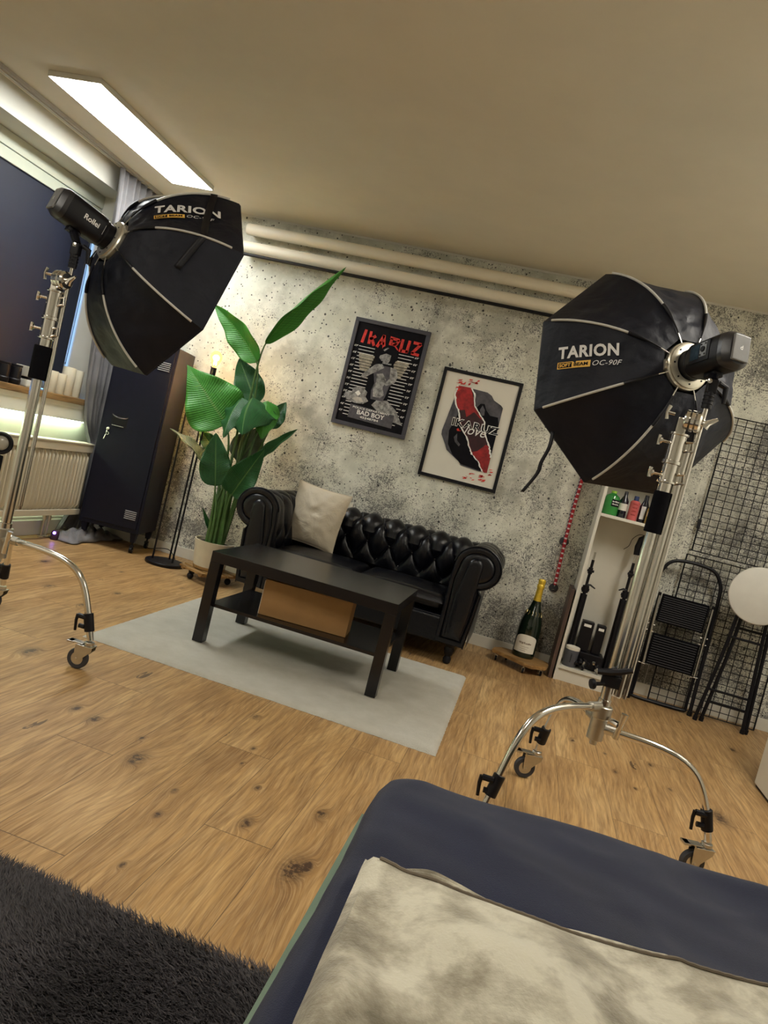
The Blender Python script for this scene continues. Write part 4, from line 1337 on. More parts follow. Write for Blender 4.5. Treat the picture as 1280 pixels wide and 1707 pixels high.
bottle(.624, -.20, SZ, [(0, 0), (.025, 0), (.0268, .004), (.0268, .10), (.014, .135), (.012, .17), (0, .171)], bk_, 'dark bottle with a silver patterned label right of the pink bottle', sex)
def oex(t):
    MB().grid(cyl_patch(.0285, -PI/2-1.0, -PI/2+1.0, .045, .075), 14, 2).build('label', mat('peach_label', (.62, .42, .32), .6), t)
    MB().lathe([(.010, .125), (.010, .16), (0, .161)], (0, 0, 0), (0, 0, 1), 16).build('cap', M_ink_blk, t)
bottle(.664, -.252, SZ, [(0, 0), (.026, 0), (.028, .004), (.028, .09), (.016, .11), (.010, .128), (0, .129)], mat('amber_liquor', (.30, .20, .035), .12, .15, coat=.4), 'amber liquor bottle with a peach label at the right shelf end', oex)

# the lower compartment: folded light stands, a can, flash battery boxes and loose gear
def folded_stand(x, y, z0, z1, label, handle):
    t = thing('folded_light_stand', label, 'light stand', (x, y, z0))
    h_ = z1-z0
    hb = h_*.68
    MB().cyl((0, 0, .02), (0, 0, hb), .011, 12).build('tube', M_blackm, t)
    for a in (.4, 2.5, 4.6):
        lx, ly = .017*math.cos(a), .017*math.sin(a)
        MB().box(lx-.006, lx+.006, ly-.004, ly+.004, 0, hb-.04, .001).cyl((lx, ly, 0), (lx, ly, .02), .009, 10).build('leg', M_blackm, t)
    MB().cyl((0, 0, hb-.03), (0, 0, hb+.015), .020, 14).box(-.024, .024, -.012, .012, hb-.02, hb, .003).build('collar', M_black, t)
    MB().cyl((0, 0, hb+.01), (0, 0, h_-.05), .009, 12).cyl((0, 0, h_-.14), (0, 0, h_-.10), .014).build('upper_tube', M_blackm, t)
    MB().cyl((-.02, -.01, h_-.12), (.022, -.01, h_-.12), .008, 10).build('knob', M_black, t)
    MB().cyl((0, 0, h_-.05), (0, 0, h_), .006, 10).build('spigot', M_steel, t)
    MB().tube([(0, -.01, hb+.02), (handle*.4, -.012, hb+.025), (handle, -.012, hb+.01)], [.007, .006, .004], 8).build('handle', M_black, t)
    return t
folded_stand(.418, -.17, .094, .815, 'black folded light stand at the left inside the bookcase', .055)
folded_stand(.655, -.17, .094, .86, 'black folded light stand at the right inside the bookcase', -.045)
sg = thing('pistol_grip_arm', 'black foam covered arm with a thin wire atop the right light stand', 'arm', (.66, -.15, .862))
MB().tube([(0, 0, 0), (-.004, 0, .05), (.006, -.005, .10), (.03, -.005, .125)], [.018, .020, .022, .016], 12).build('foam_grip', M_black, sg)
MB().tube(smooth_path([(.015, -.01, .13), (-.02, -.02, .125), (-.05, -.02, .09), (-.06, -.02, .045), (-.085, -.02, .015)], 5), .002, 6).build('wire', M_black, sg)
cn = thing('round_tin', 'round grey tin with a cream rim on the bottom shelf of the bookcase', 'tin', (.435, -.235, .0935))
MB().lathe([(0, 0), (.040, 0), (.042, .003), (.042, .105), (.040, .108)], (0, 0, 0), (0, 0, 1), 32).build('tin_body', mat('slate_grey_tin', (.075, .078, .095), .45, .08), cn)
MB().lathe([(.0405, .104), (.0435, .106), (.0435, .122), (.040, .124), (.030, .118), (0, .117)], (0, 0, 0), (0, 0, 1), 32).build('lid', M_paperc, cn)
q = MB(); marks(q, lambda a, b_: (.0424*math.cos(-PI/2+b_/.0424-.15), .0424*math.sin(-PI/2+b_/.0424-.15), .085-a), .055, .010, 31); q.build('label_print', M_ink_blk, cn)
for x, y, w, h_, lab in ((.492, -.15, .075, .19, 'wide black flash battery box with a small white tag in the bookcase'), (.578, -.14, .055, .185, 'narrow black flash battery box right of the wide one in the bookcase')):
    t = thing('battery_box', lab, 'box', (x, y, .195), 0, 'battery boxes in the bookcase')
    MB().box(-w/2, w/2, -.03, .03, 0, h_, .006).build('case', M_black, t)
    MB().box(-w*.32, w*.28, -.0308, -.0302, h_-.035, h_-.018).build('tag_sticker', M_ink_w, t)
gb = thing('gear_case', 'low black open case of loose clamps under the battery boxes', 'case', (.565, -.175, .0935))
MB().box(-.085, .065, -.03, .10, 0, .10, .006).build('case_body', M_black, gb)
r_ = random.Random(11)
for k in range(26):
    x = r_.uniform(.475, .70); y = r_.uniform(-.285, -.215); z = .096+r_.uniform(0, .05)
    a = r_.uniform(0, PI)
    t = MB().tube([(-.016, 0, .006), (0, 0, .012), (.016, 0, .005)], [.007, .010, .006], 8).box(-.004, .004, -.006, .010, .008, .020, .002)
    o = t.build('clamp_piece', M_black if k % 3 else M_steel)
    o.location = (x, y, z); o.rotation_euler = (r_.uniform(-.5, .5), r_.uniform(-.5, .5), a)
    tag(o, 'small clamp or adapter heaped on the bottom shelf of the bookcase', 'clamp', 'loose clamps heaped in the bookcase')

# ---------------------------------------------------------------- wire grids, step stool, bar stool
def wire_grid(name, label, x0, x1, z0, z1, yb, yt, nx, nz_):
    t = thing(name, label, 'grid', (x0, yb, z0), 0, 'black wire grid panels')
    h_ = z1-z0; w = x1-x0
    def Y(z): return (yt-yb)*z/h_
    fr = MB()
    fr.tube([(0, 0, 0), (w, 0, 0), (w, Y(h_), h_), (0, Y(h_), h_)], .0060, 8, closed=True)
    fr.build('frame', M_blackm, t)
    m = MB()
    for i in range(1, nx):
        x = w*i/nx
        m.tube([(x, -.003, 0), (x, Y(h_)-.003, h_)], .0026, 6)
    for i in range(1, nz_):
        z = h_*i/nz_
        m.tube([(0, Y(z), z), (w, Y(z), z)], .0026, 6)
    m.build('mesh_wires', M_blackm, t)
    return t
wire_grid('wire_grid_panel', 'upper black wire grid panel leaning high on the right of the wall', .985, 1.62, .975, 1.832, -.045, -.035, 12, 20)
wire_grid('wire_grid_panel', 'lower black wire grid panel standing behind the folded step stool', .965, 1.60, .005, .945, -.085, -.045, 12, 22)
for x, z in ((.985, 1.145), (1.60, 1.145)):
    o = MB().box(x-.012, x+.006, -.062, -.030, z-.03, z+.03, .004).build('grid_clip', M_black)
    tag(o, 'small black clip on the ' + ('left' if x < 1.2 else 'right') + ' edge of the upper wire grid', 'clip')

ss = thing('step_stool', 'folded black two step stool leaning against the wire grid', 'step stool', (1.01, -.20, 0))
SW = .185
def Y2(z): return z*.11
hoop = [(-SW, 0, .02), (-SW, Y2(.4), .40), (-SW, Y2(.74), .74), (-SW+.02, Y2(.83), .83), (-SW+.07, Y2(.88), .885), (0, Y2(.9), .90), (SW-.07, Y2(.88), .885), (SW-.02, Y2(.83), .83), (SW, Y2(.74), .74), (SW, Y2(.4), .40), (SW, 0, .02)]
MB().tube(smooth_path(hoop, 5), .011, 10).build('hoop_frame', M_blackm, ss)
rear = [(-SW+.026, .035, .68), (-SW+.024, .035, .10), (-SW+.024, .03, .035), (-SW+.05, .03, .013), (SW-.05, .03, .013), (SW-.024, .03, .035), (SW-.024, .035, .10), (SW-.026, .035, .68)]
MB().tube(smooth_path(rear, 4), .010, 10).build('rear_leg_frame', M_blackm, ss)
for z0, z1 in ((.50, .675), (.235, .43)):
    y = Y2((z0+z1)/2)-.02
    st = MB().box(-.14, .14, y-.006, y+.012, z0, z1, .006).build('step', M_foam, ss)
    rb = MB(); nr = 12
    for i in range(nr):
        z = z0+.014+(z1-z0-.028)*i/(nr-1)
        rb.box(-.128, .128, y-.0085, y-.0055, z-.0035, z+.001)
    rb.build('tread_ribs', mat('grey_tread', (.05, .05, .058), .5), st)
for z in (.435, .232, .475):
    MB().cyl((-SW+.005, -.006+Y2(z), z), (-.135, -.006+Y2(z), z-.004), .0035, 8).cyl((SW-.005, -.006+Y2(z), z), (.135, -.006+Y2(z), z-.004), .0035, 8).build('hinge_rod', M_chrome, ss)
for sg_ in (-1, 1):
    MB().tube([(sg_*.150, -.012, .24), (sg_*.158, .03, .66)], .006, 8).build('side_rail', M_steel, ss)
    MB().cyl((sg_*SW, 0, .0), (sg_*SW, 0, .03), .0145, 12).build('foot_cap', M_black, ss)

bs = thing('folding_stool', 'folded black bar stool with a round white seat turned to the room', 'stool', (1.36, -.26, 0))
sc_ = (0.0, -.02, .815)
MB().lathe([(0, 0), (.150, .0), (.166, .006), (.169, .016), (.166, .026), (.150, .032), (0, .034)], sc_, (-.10, -1, .12), 48).build('seat', mat('white_vinyl', (.62, .60, .54), .5, .03), bs)
MB().lathe([(0, -.004), (.155, -.004), (.158, .004), (.158, .008)], sc_, (-.10, -1, .12), 40).build('seat_underside', M_black, bs)
for pts in (([(-.075, .0, .72), (-.095, .0, .45), (-.145, .0, .02)]), ([(-.045, .02, .72), (-.06, .02, .45), (-.105, .02, .02)]), ([(.085, .0, .72), (.10, .0, .45), (.125, .0, .02)]), ([(.115, .02, .72), (.130, .02, .45), (.150, .02, .02)])):
    lg = MB().tube(smooth_path(pts, 5), .0105, 10).build('leg', M_blackm, bs)
    p = pts[-1]
    MB().cyl((p[0], p[1], .0), (p[0]+.002, p[1], .028), .0135, 12).build('foot_cap', M_black, lg)
for z, x0, x1, y in ((.54, -.085, .10, .0), (.205, -.118, .118, .0), (.60, -.055, .122, .02), (.13, -.095, .145, .02)):
    MB().cyl((x0, y, z), (x1, y, z), .0075, 10).build('crossbar', M_blackm, bs)

# white cabinet at the right edge
wc = thing('white_cabinet', 'white cabinet whose corner juts in at the right edge', 'cabinet', (1.29, -1.21, 0))
MB().box(0, .44, -1.3, 0, .012, .90, .003).build('cabinet_body', M_white2, wc)
MB().box(.006, .44, -1.29, -.01, 0, .0118).build('toe_gap_shade', M_black, wc)  # black strip paints in the shade of the gap beneath the cabinet
MB().box(-.012, .45, -1.31, .006, .901, .925, .004).build('cabinet_top', M_white2, wc)
# ---------------------------------------------------------------- rolling light stands
def castor(st, p, trail, r=.040):
    """p: top of the swivel; wheel trails behind it"""
    px_, py_, pz_ = p
    t = Vector((trail[0], trail[1], 0)).normalized(); s = Vector((-t.y, t.x, 0))
    wc_ = Vector((px_, py_, 0))+t*.032+Vector((0, 0, r+.001))
    c = MB()
    M_ = Matrix((( t.x, s.x, 0, px_), (t.y, s.y, 0, py_), (0, 0, 1, 0), (0, 0, 0, 1)))
    c.box(-.022, .040, -.022, .022, .094, .098, .001, M_)
    c.cyl((px_, py_, .098), (px_, py_, .112), .018, 16)
    for sg in (-1, 1):
        pl_ = [(-.022, .096), (.045, .096), (.045, .075), (.040, .036), (.026, .032), (-.020, .080)]
        c.prism(pl_, lambda a, b_, d: Vector((px_, py_, 0))+t*a+Vector((0, 0, b_))+s*d, sg*.0155, sg*.0175)
    c.cyl(wc_-s*.020, wc_+s*.020, .005, 10)
    cs = c.build('castor', M_steel, st, st.location)
    tr = MB().lathe([(r*.60, -.011), (r*.93, -.011), (r, -.007), (r, .007), (r*.93, .011), (r*.60, .011), (r*.60, -.011)], wc_, s, 32)
    tr.build('tyre', M_rubber, cs, st.location)
    MB().lathe([(0, -.010), (r*.60, -.0095), (r*.61, -.010), (r*.61, .010), (r*.60, .0095), (0, .010)], wc_, s, 24).build('wheel_hub', M_steel, cs, st.location)
    MB().box(.018, .080, -.016, .016, .100, .1035, .001, M_).box(.060, .082, -.018, .018, .097, .1035, .001, M_).build('brake_pedal', M_steel, cs, st.location)
def roller_stand(name, label, cx, cy, ends, hs, hubz, side, second, sleeve, cyl_z, gripz, rod, clampz=None, rcol=.0175, trail=(-.93, -.25)):
    st = thing(name, label, 'light stand', (cx, cy, 0))
    O = st.location
    P = lambda x, y, z: (cx+x, cy+y, z)
    # hub
    hb = MB().cyl(P(0, 0, hubz[0]), P(0, 0, hubz[1]), .027, 20).cyl(P(0, 0, hubz[0]-.018), P(0, 0, hubz[0]), .012, 12).cyl(P(0, 0, hubz[1]-.035), P(0, 0, hubz[1]+.008), .033, 20)
    hb.build('leg_hub', M_steel, st, O)
    MB().tube([P(.03, -.025, hubz[1]-.03), P(.055, -.045, hubz[1]-.03)], .012, 10).tube([P(.055, -.045, hubz[1]-.075), P(.06, -.05, hubz[1]-.03), P(.065, -.05, hubz[1]+.012)], [.011, .008, .012], 10).build('hub_wing_knob', M_chrome, st, O)
    for (ex, ey), hz in zip(ends, hs):
        d = Vector((ex-cx, ey-cy, 0)); L = d.length; d.normalize()
        q = lambda t, z: Vector((cx, cy, 0))+d*t+Vector((0, 0, z))
        path = [q(.02, hz), q(L*.30, hz)]+bez(q(L*.34, hz), q(L*.78, hz-.005), q(L*.82, hz-.05), q(L*.94, .20), 14)+[q(L*1.0, .118)]
        lg = MB().tube(path, .0125, 14).build('leg', M_chrome, st, O)
        MB().cyl(q(.02, hz), q(.07, hz), .0165, 14).build('leg_socket', M_steel, lg, O)
        # black clamp block with its ratchet lever
        c0 = q(L*.975, .150); c1 = q(L*.93, .215)
        ax = (c1-c0).normalized(); s = ax.cross(Vector((0, 1, 0))).normalized()
        cl = MB().cyl(c0, c1, .0185, 14)
        k = (c0+c1)/2
        cl.tube([k+Vector((-.008, -.01, .018)), k+Vector((-.042, -.012, .018))], .010, 8).tube([k+Vector((-.008, -.01, -.018)), k+Vector((-.030, -.012, -.018))], .009, 8)
        cl.build('leg_clamp', M_black, st, O)
        MB().tube([k+Vector((-.044, -.012, .022)), k+Vector((-.046, -.013, .0)), k+Vector((-.042, -.013, -.040))], [.007, .006, .005], 8).build('ratchet_lever', M_black, st, O)
        castor(st, (ex, ey, .118), trail)
    # column
    MB().cyl(P(0, 0, hubz[1]), P(0, 0, sleeve[0]+.01), rcol, 20).cyl(P(0, 0, hubz[1]), P(0, 0, hubz[1]+.03), rcol+.004, 20).build('column', M_chrome, st, O)
    MB().cyl(P(0, 0, sleeve[0]), P(0, 0, sleeve[1]), rcol+(.0155 if rcol > .018 else .0095), 24).build('foam_sleeve', M_foam, st, O)
    z0, z1 = cyl_z
    zm = (z0+z1)/2
    pr = [(rcol+.004, 0), (rcol+.004, .028), (rcol+.0125, .030), (rcol+.0125, .036), (rcol+.007, .038), (rcol+.007, zm-z0-.006), (rcol+.013, zm-z0-.004), (rcol+.013, zm-z0+.006), (rcol+.009, zm-z0+.008), (rcol+.009, z1-z0-.008), (rcol+.014, z1-z0-.006), (rcol+.014, z1-z0), (.010, z1-z0+.001)]
    MB().lathe(pr, P(0, 0, z0), (0, 0, 1), 24).build('telescopic_collar', M_chrome, st, O)
    sx, sy = side
    for z in (zm-.045, z1-.035):
        MB().tube([P(-.02, -.01, z), P(-.055, -.02, z)], .0045, 8).lathe([(0, 0), (.011, .002), (.011, .008), (0, .010)], P(-.048, -.018, z), (-1, -.3, 0), 12).tube([P(-.058, -.02, z-.016), P(-.060, -.021, z), P(-.058, -.02, z+.016)], [.006, .004, .006], 8).build('t_knob', M_chrome, st, O)
        MB().tube([P(rcol+.008, -.01, z+.01), P(rcol+.03, -.012, z+.014), P(rcol+.034, -.012, z-.012), P(rcol+.008, -.01, z-.02)], .005, 8).build('collar_bolt', M_chrome, st, O)
    # grip head
    MB().cyl(P(0, 0, z1), P(0, 0, gripz-.02), .010, 12).build('spigot', M_chrome, st, O)
    gh = MB().lathe([(0, 0), (.030, 0), (.034, .004), (.034, .014), (.026, .017), (.035, .020), (.035, .030), (.027, .033), (.034, .036), (.034, .046), (.028, .052), (0, .053)], P(sx*.5-.026, sy*.5-.005, gripz), (1, -.18, 0), 32)
    gh.box(-.018, .014, -.02, .02, gripz-.052, gripz+.005, .005, Matrix.Translation((cx, cy, 0)))
    gh.build('grip_head', M_chrome, st, O)
    MB().tube([P(sx*.5+.024, sy*.5-.012, gripz), P(sx*.5+.038, sy*.5-.016, gripz)], .011, 12).tube([P(sx*.5+.036, sy*.5-.018, gripz-.012), P(sx*.5+.045, sy*.5-.022, gripz+.004), P(sx*.5+.068, sy*.5-.03, gripz+.020)], [.013, .010, .005], 10).build('grip_lever', M_chrome, st, O)
    MB().tube([P(-.03, -.004, gripz+.012), P(-.052, -.01, gripz+.012)], .005, 8).tube([P(-.052, -.01, gripz-.010), P(-.056, -.012, gripz+.012), P(-.050, -.01, gripz+.034)], [.007, .005, .007], 8).build('t_knob', M_chrome, st, O)
    # arm rod folded down beside the column
    MB().cyl(P(sx, sy, rod[0]), P(sx, sy, rod[1]), .0080, 14).cyl(P(sx, sy, rod[0]-.012), P(sx, sy, rod[0]), .006, 10).build('extension_rod', M_chrome, st, O)
    if second:
        MB().cyl(P(second[0], second[1], rod[0]-.01), P(second[0], second[1], cyl_z[1]-.02), .0145, 16).build('extension_tube', M_chrome, st, O)
    if clampz:
        c = MB().cyl(P(0, 0, clampz-.022), P(0, 0, clampz+.022), rcol+.012, 16).box(-.03, .03, -.032, -.012, clampz-.02, clampz+.018, .004, Matrix.Translation((cx, cy, 0)))
        cc = c.build('accessory_clamp', M_black, st, O)
        MB().tube([P(-.02, -.03, clampz-.012), P(-.055, -.045, clampz-.02)], .007, 8).lathe([(0, 0), (.016, .001), (.018, .006), (.016, .014), (0, .015)], P(-.050, -.043, clampz-.019), (-1, -.4, -.2), 16).build('clamp_knob', M_black, cc, O)
        MB().tube([P(-.05, -.03, clampz+.022), P(-.015, -.035, clampz+.030), P(.02, -.03, clampz+.040), P(.055, -.03, clampz+.055)], [.010, .013, .011, .009], 8).build('clamp_jaw', M_black, cc, O)
    return st

LSX, LSY = -1.93, -2.43
roller_stand('light_stand', 'chrome wheeled light stand carrying the left softbox', LSX, LSY,
             [(-1.465, -2.437), (-2.112, -2.14), (-2.12, -2.79)], [.395, .375, .42], (.315, .425), (.040, .006), None, (1.02, 1.148), (1.148, 1.362), 1.405, (.53, 1.462), None, .019, (-.95, -.1))
RSX, RSY = .376, -2.37
roller_stand('light_stand', 'chrome wheeled light stand carrying the right softbox', RSX, RSY,
             [(.790, -2.395), (.238, -2.045), (.078, -2.70)], [.362, .385, .432], (.318, .428), (.057, .0), (.036, .003), (1.030, 1.168), (1.168, 1.362), 1.408, (.488, 1.462), .525, .0175, (-.9, -.25))

# ---------------------------------------------------------------- octagonal softboxes
def soft_frame(th, ph):
    a = Vector((math.cos(ph)*math.cos(th), math.cos(ph)*math.sin(th), math.sin(ph)))
    e1 = a.cross(Vector((0, 0, 1))).normalized()
    return a, e1, e1.cross(a)
def softbox(label, M0, th, ph, roll, sgn, Rr, D, tsec, tdir, toff, straps):
    a, e1, e2 = soft_frame(th, ph)
    M0 = Vector(M0)
    sb = thing('octagonal_softbox', label, 'softbox', M0)
    O = M0
    TT = math.radians(68); r0 = .072
    def prof(u):
        s_ = math.sin(u*TT)/math.sin(TT); c_ = (1-math.cos(u*TT))/(1-math.cos(TT))
        return r0+(Rr-r0)*s_, D*c_+.004
    def dirk(k):
        t = roll+sgn*k*PI/4
        return e1*math.cos(t)+e2*math.sin(t)
    tab = [0]
    for i in range(1, 101):
        q0 = prof((i-1)/100); q1 = prof(i/100)
        tab.append(tab[-1]+math.hypot(q1[0]-q0[0], q1[1]-q0[1]))
    AL = tab[-1]
    def u_of(s_):
        s_ = max(0, min(AL, s_))
        for i in range(1, 101):
            if tab[i] >= s_:
                return (i-1+(s_-tab[i-1])/(tab[i]-tab[i-1]))/100
        return 1
    def S_(k, w, u, off=0.0):
        r, d = prof(u)
        r1, d1 = prof(min(1, u+.01)); ra, da = prof(max(0, u-.01))
        tr, td_ = r1-ra, d1-da; ln_ = math.hypot(tr, td_)
        sag = .045*math.sin(PI*w)*math.sin(PI*min(1, u*1.02))
        dd = dirk(k)*(1-w)+dirk(k+1)*w
        p = M0+a*(d+sag*.25*Rr*0)+dd*r*(1-sag)
        dn = (dirk(k)+dirk(k+1)).normalized()
        n_ = (dn*td_-a*tr)/ln_
        return p+n_*off, n_
    fb = MB()
    for k in range(8):
        def f(u, v, k=k):
            uu = .06+.94*u
            p, n_ = S_(k, v, uu)
            e = math.sin(PI*v)*min(1, (1-u)*6)*min(1, u*5)
            wr = .007*nz(u*7+k*3, v*3, k)+.007*nz(u*16, v*5+u*6, k+3)+.0035*nz(u*9+v*14, v*22, k+5)
            return p+n_*wr*e
        fb.grid(f, 34, 14)
    # rim skirt
    def rim(u, v):
        k = int(u*8) % 8; w = u*8-int(u*8)
        dd = dirk(k)*(1-w)+dirk(k+1)*w
        return M0+a*(D+.004+.010*v)+dd*(Rr-.002*v)
    fb.grid(rim, 64, 3, cu=True)
    # black cone joining the mount
    fb.lathe([(r0-.01, .0), (r0+.004, .012), (.055, .03)], M0, a, 32)
    fb.build('fabric_shell', M_nylon, sb, O)
    df = MB()
    c = M0+a*(D-.004)
    vs = [c]+[c+dirk(k)*(Rr-.01) for k in range(8)]
    df.add(vs, [(0, i+1, (i+1) % 8+1) for i in range(8)], False)
    df.build('front_diffuser', mat('white_diffuser', (.75, .75, .73), .8, .02), sb, O)
    for k in range(8):
        pts = [S_(k, 0, u, .0045)[0] for u in [.34+.58*i/18 for i in range(19)]]
        MB().tube(pts, .0045, 8).build('rib_rod', mat('pale_rod', (.55, .54, .50), .35, .05), sb, O)
        pts = [S_(k, 0, u, .005)[0] for u in [.10+.25*i/8 for i in range(9)]]
        MB().tube(pts, [.0025, .0028, .003, .0035, .005, .0065, .007, .007, .0065], 8).build('rib_sleeve', M_black, sb, O)
        p0 = M0+dirk(k)*.060-a*.002
        MB().tube([p0, S_(k, 0, .05, .004)[0], S_(k, 0, .13, .004)[0]], .0022, 6).build('rib_wire', M_steel, sb, O)
    # speed ring
    MB().lathe([(.052, .016), (.076, .016), (.084, .010), (.084, -.004), (.079, -.008), (.0785, -.014), (.068, -.018), (.054, -.018), (.052, -.010), (.052, .016)], M0, a, 48).build('speed_ring', M_ring, sb, O)
    sr = MB()
    for k in range(8):
        p = M0+dirk(k+.5)*.066-a*.018
        sr.lathe([(0, .002), (.003, .002), (.0035, -.001), (0, -.001)], p, -a, 8)
    sr.build('ring_screws', M_black, sb, O)
    kb = M0+dirk(tsec+.6)*.084+a*.012
    MB().lathe([(0, 0), (.018, .001), (.020, .006), (.018, .016), (0, .017)], kb-dirk(tsec+.6)*.008, dirk(tsec+.6), 20).build('ring_lever', M_ring, sb, O)
    # printed lettering on one panel
    def put(mb, txt, s0, h0, width, height, **kw):
        def fn(x, y):
            s_ = (AL-(s0+x)) if tdir < 0 else (s0+x)
            u = u_of(s_)
            r, d = prof(u)
            wd = 2*r*math.sin(PI/8)
            w = .5-(h0+y)/wd*toff
            return S_(tsec, w, u, .0062)[0]
        put_text(mb, txt, fn, width=width, height=height, **kw)
    def rect(mb, s0, s1, h0, h1, off=.005, n_=12):
        def f(i, j):
            x = s0+(s1-s0)*i; y = h0+(h1-h0)*j
            s_ = (AL-x) if tdir < 0 else x
            u = u_of(s_); r, d = prof(u); wd = 2*r*math.sin(PI/8)
            return S_(tsec, .5-y/wd*toff, u, off)[0]
        mb.grid(f, n_, 3)
    s0 = .085 if tdir < 0 else .165
    m = MB(); put(m, 'TARION', s0, .008, .225 if tdir < 0 else .262, .046, bold=.035, space=1.08)
    m.build('brand_lettering', M_silver, sb, O)
    yb = MB(); rect(yb, s0, s0+.125, -.029, -.004, .0048); yb.build('yellow_badge', M_ink_yel, sb, O)
    kb_ = MB(); rect(kb_, s0+.004, s0+.056, -.026, -.007, .0055); kb_.build('badge_inset', M_ink_blk, sb, O)
    m = MB(); put(m, 'BEAM', s0+.064, -.023, .052, .013, bold=.03); m.build('badge_lettering', M_ink_blk, sb, O)
    m = MB(); put(m, 'SOFT', s0+.008, -.023, .044, .013, bold=.03); m.build('badge_lettering', M_ink_yel, sb, O)
    m = MB(); put(m, 'OC-90F', s0+.133, -.026, .105, .019, bold=.0, shear=.25, space=1.05); m.build('model_lettering', M_silver, sb, O)
    straps(sb, S_, M0, a, dirk, O)
    return a, e1, e2
def strapR(sb, S_, M0, a, dirk, O):
    pts = [S_(2, .30, .96, .008)[0]]
    p = pts[0]
    path = smooth_path([p, p+Vector((.002, -.012, -.06)), p+Vector((-.012, -.01, -.12)), p+Vector((-.016, -.01, -.165)), p+Vector((-.052, -.01, -.245))], 5)
    m = MB()
    n = len(path)
    m.grid(lambda u, v: path[min(n-1, int(round(u*(n-1))))]+Vector((.007*(v-.5)*2, -.002*(v-.5), .002*(v-.5))), n-1, 2)
    o = m.build('hanging_strap', M_black, sb, O)
    s = o.modifiers.new('t', 'SOLIDIFY'); s.thickness = .0015
def strapL(sb, S_, M0, a, dirk, O):
    m = MB()
    path = []
    for i in range(26):
        t = i/25
        path.append((t*1.55, .80-.13*t))
    def f(u, v):
        w, uu = path[min(25, int(round(u*25)))]
        k = int(w); 
        return S_(k, w-k, uu+(v-.5)*.052, .009)[0]
    m.grid(f, 25, 2)
    o = m.build('hanging_strap', M_black, sb, O)
    s = o.modifiers.new('t', 'SOLIDIFY'); s.thickness = .0015
RM = (.370, -2.19, 1.615); LM = (-1.865, -2.262, 1.624)
aR, sR, uR = softbox('black octagonal softbox on the right stand, lettering toward the room', RM, 2.03, -.17, 2.05, 1, .44, .306, 1, -1, 1, strapR)
aL, sL, uL = softbox('black octagonal softbox on the left stand with wrinkled panels', LM, .996, -.27, 1.134, -1, .442, .300, 0, 1, 1, strapL)

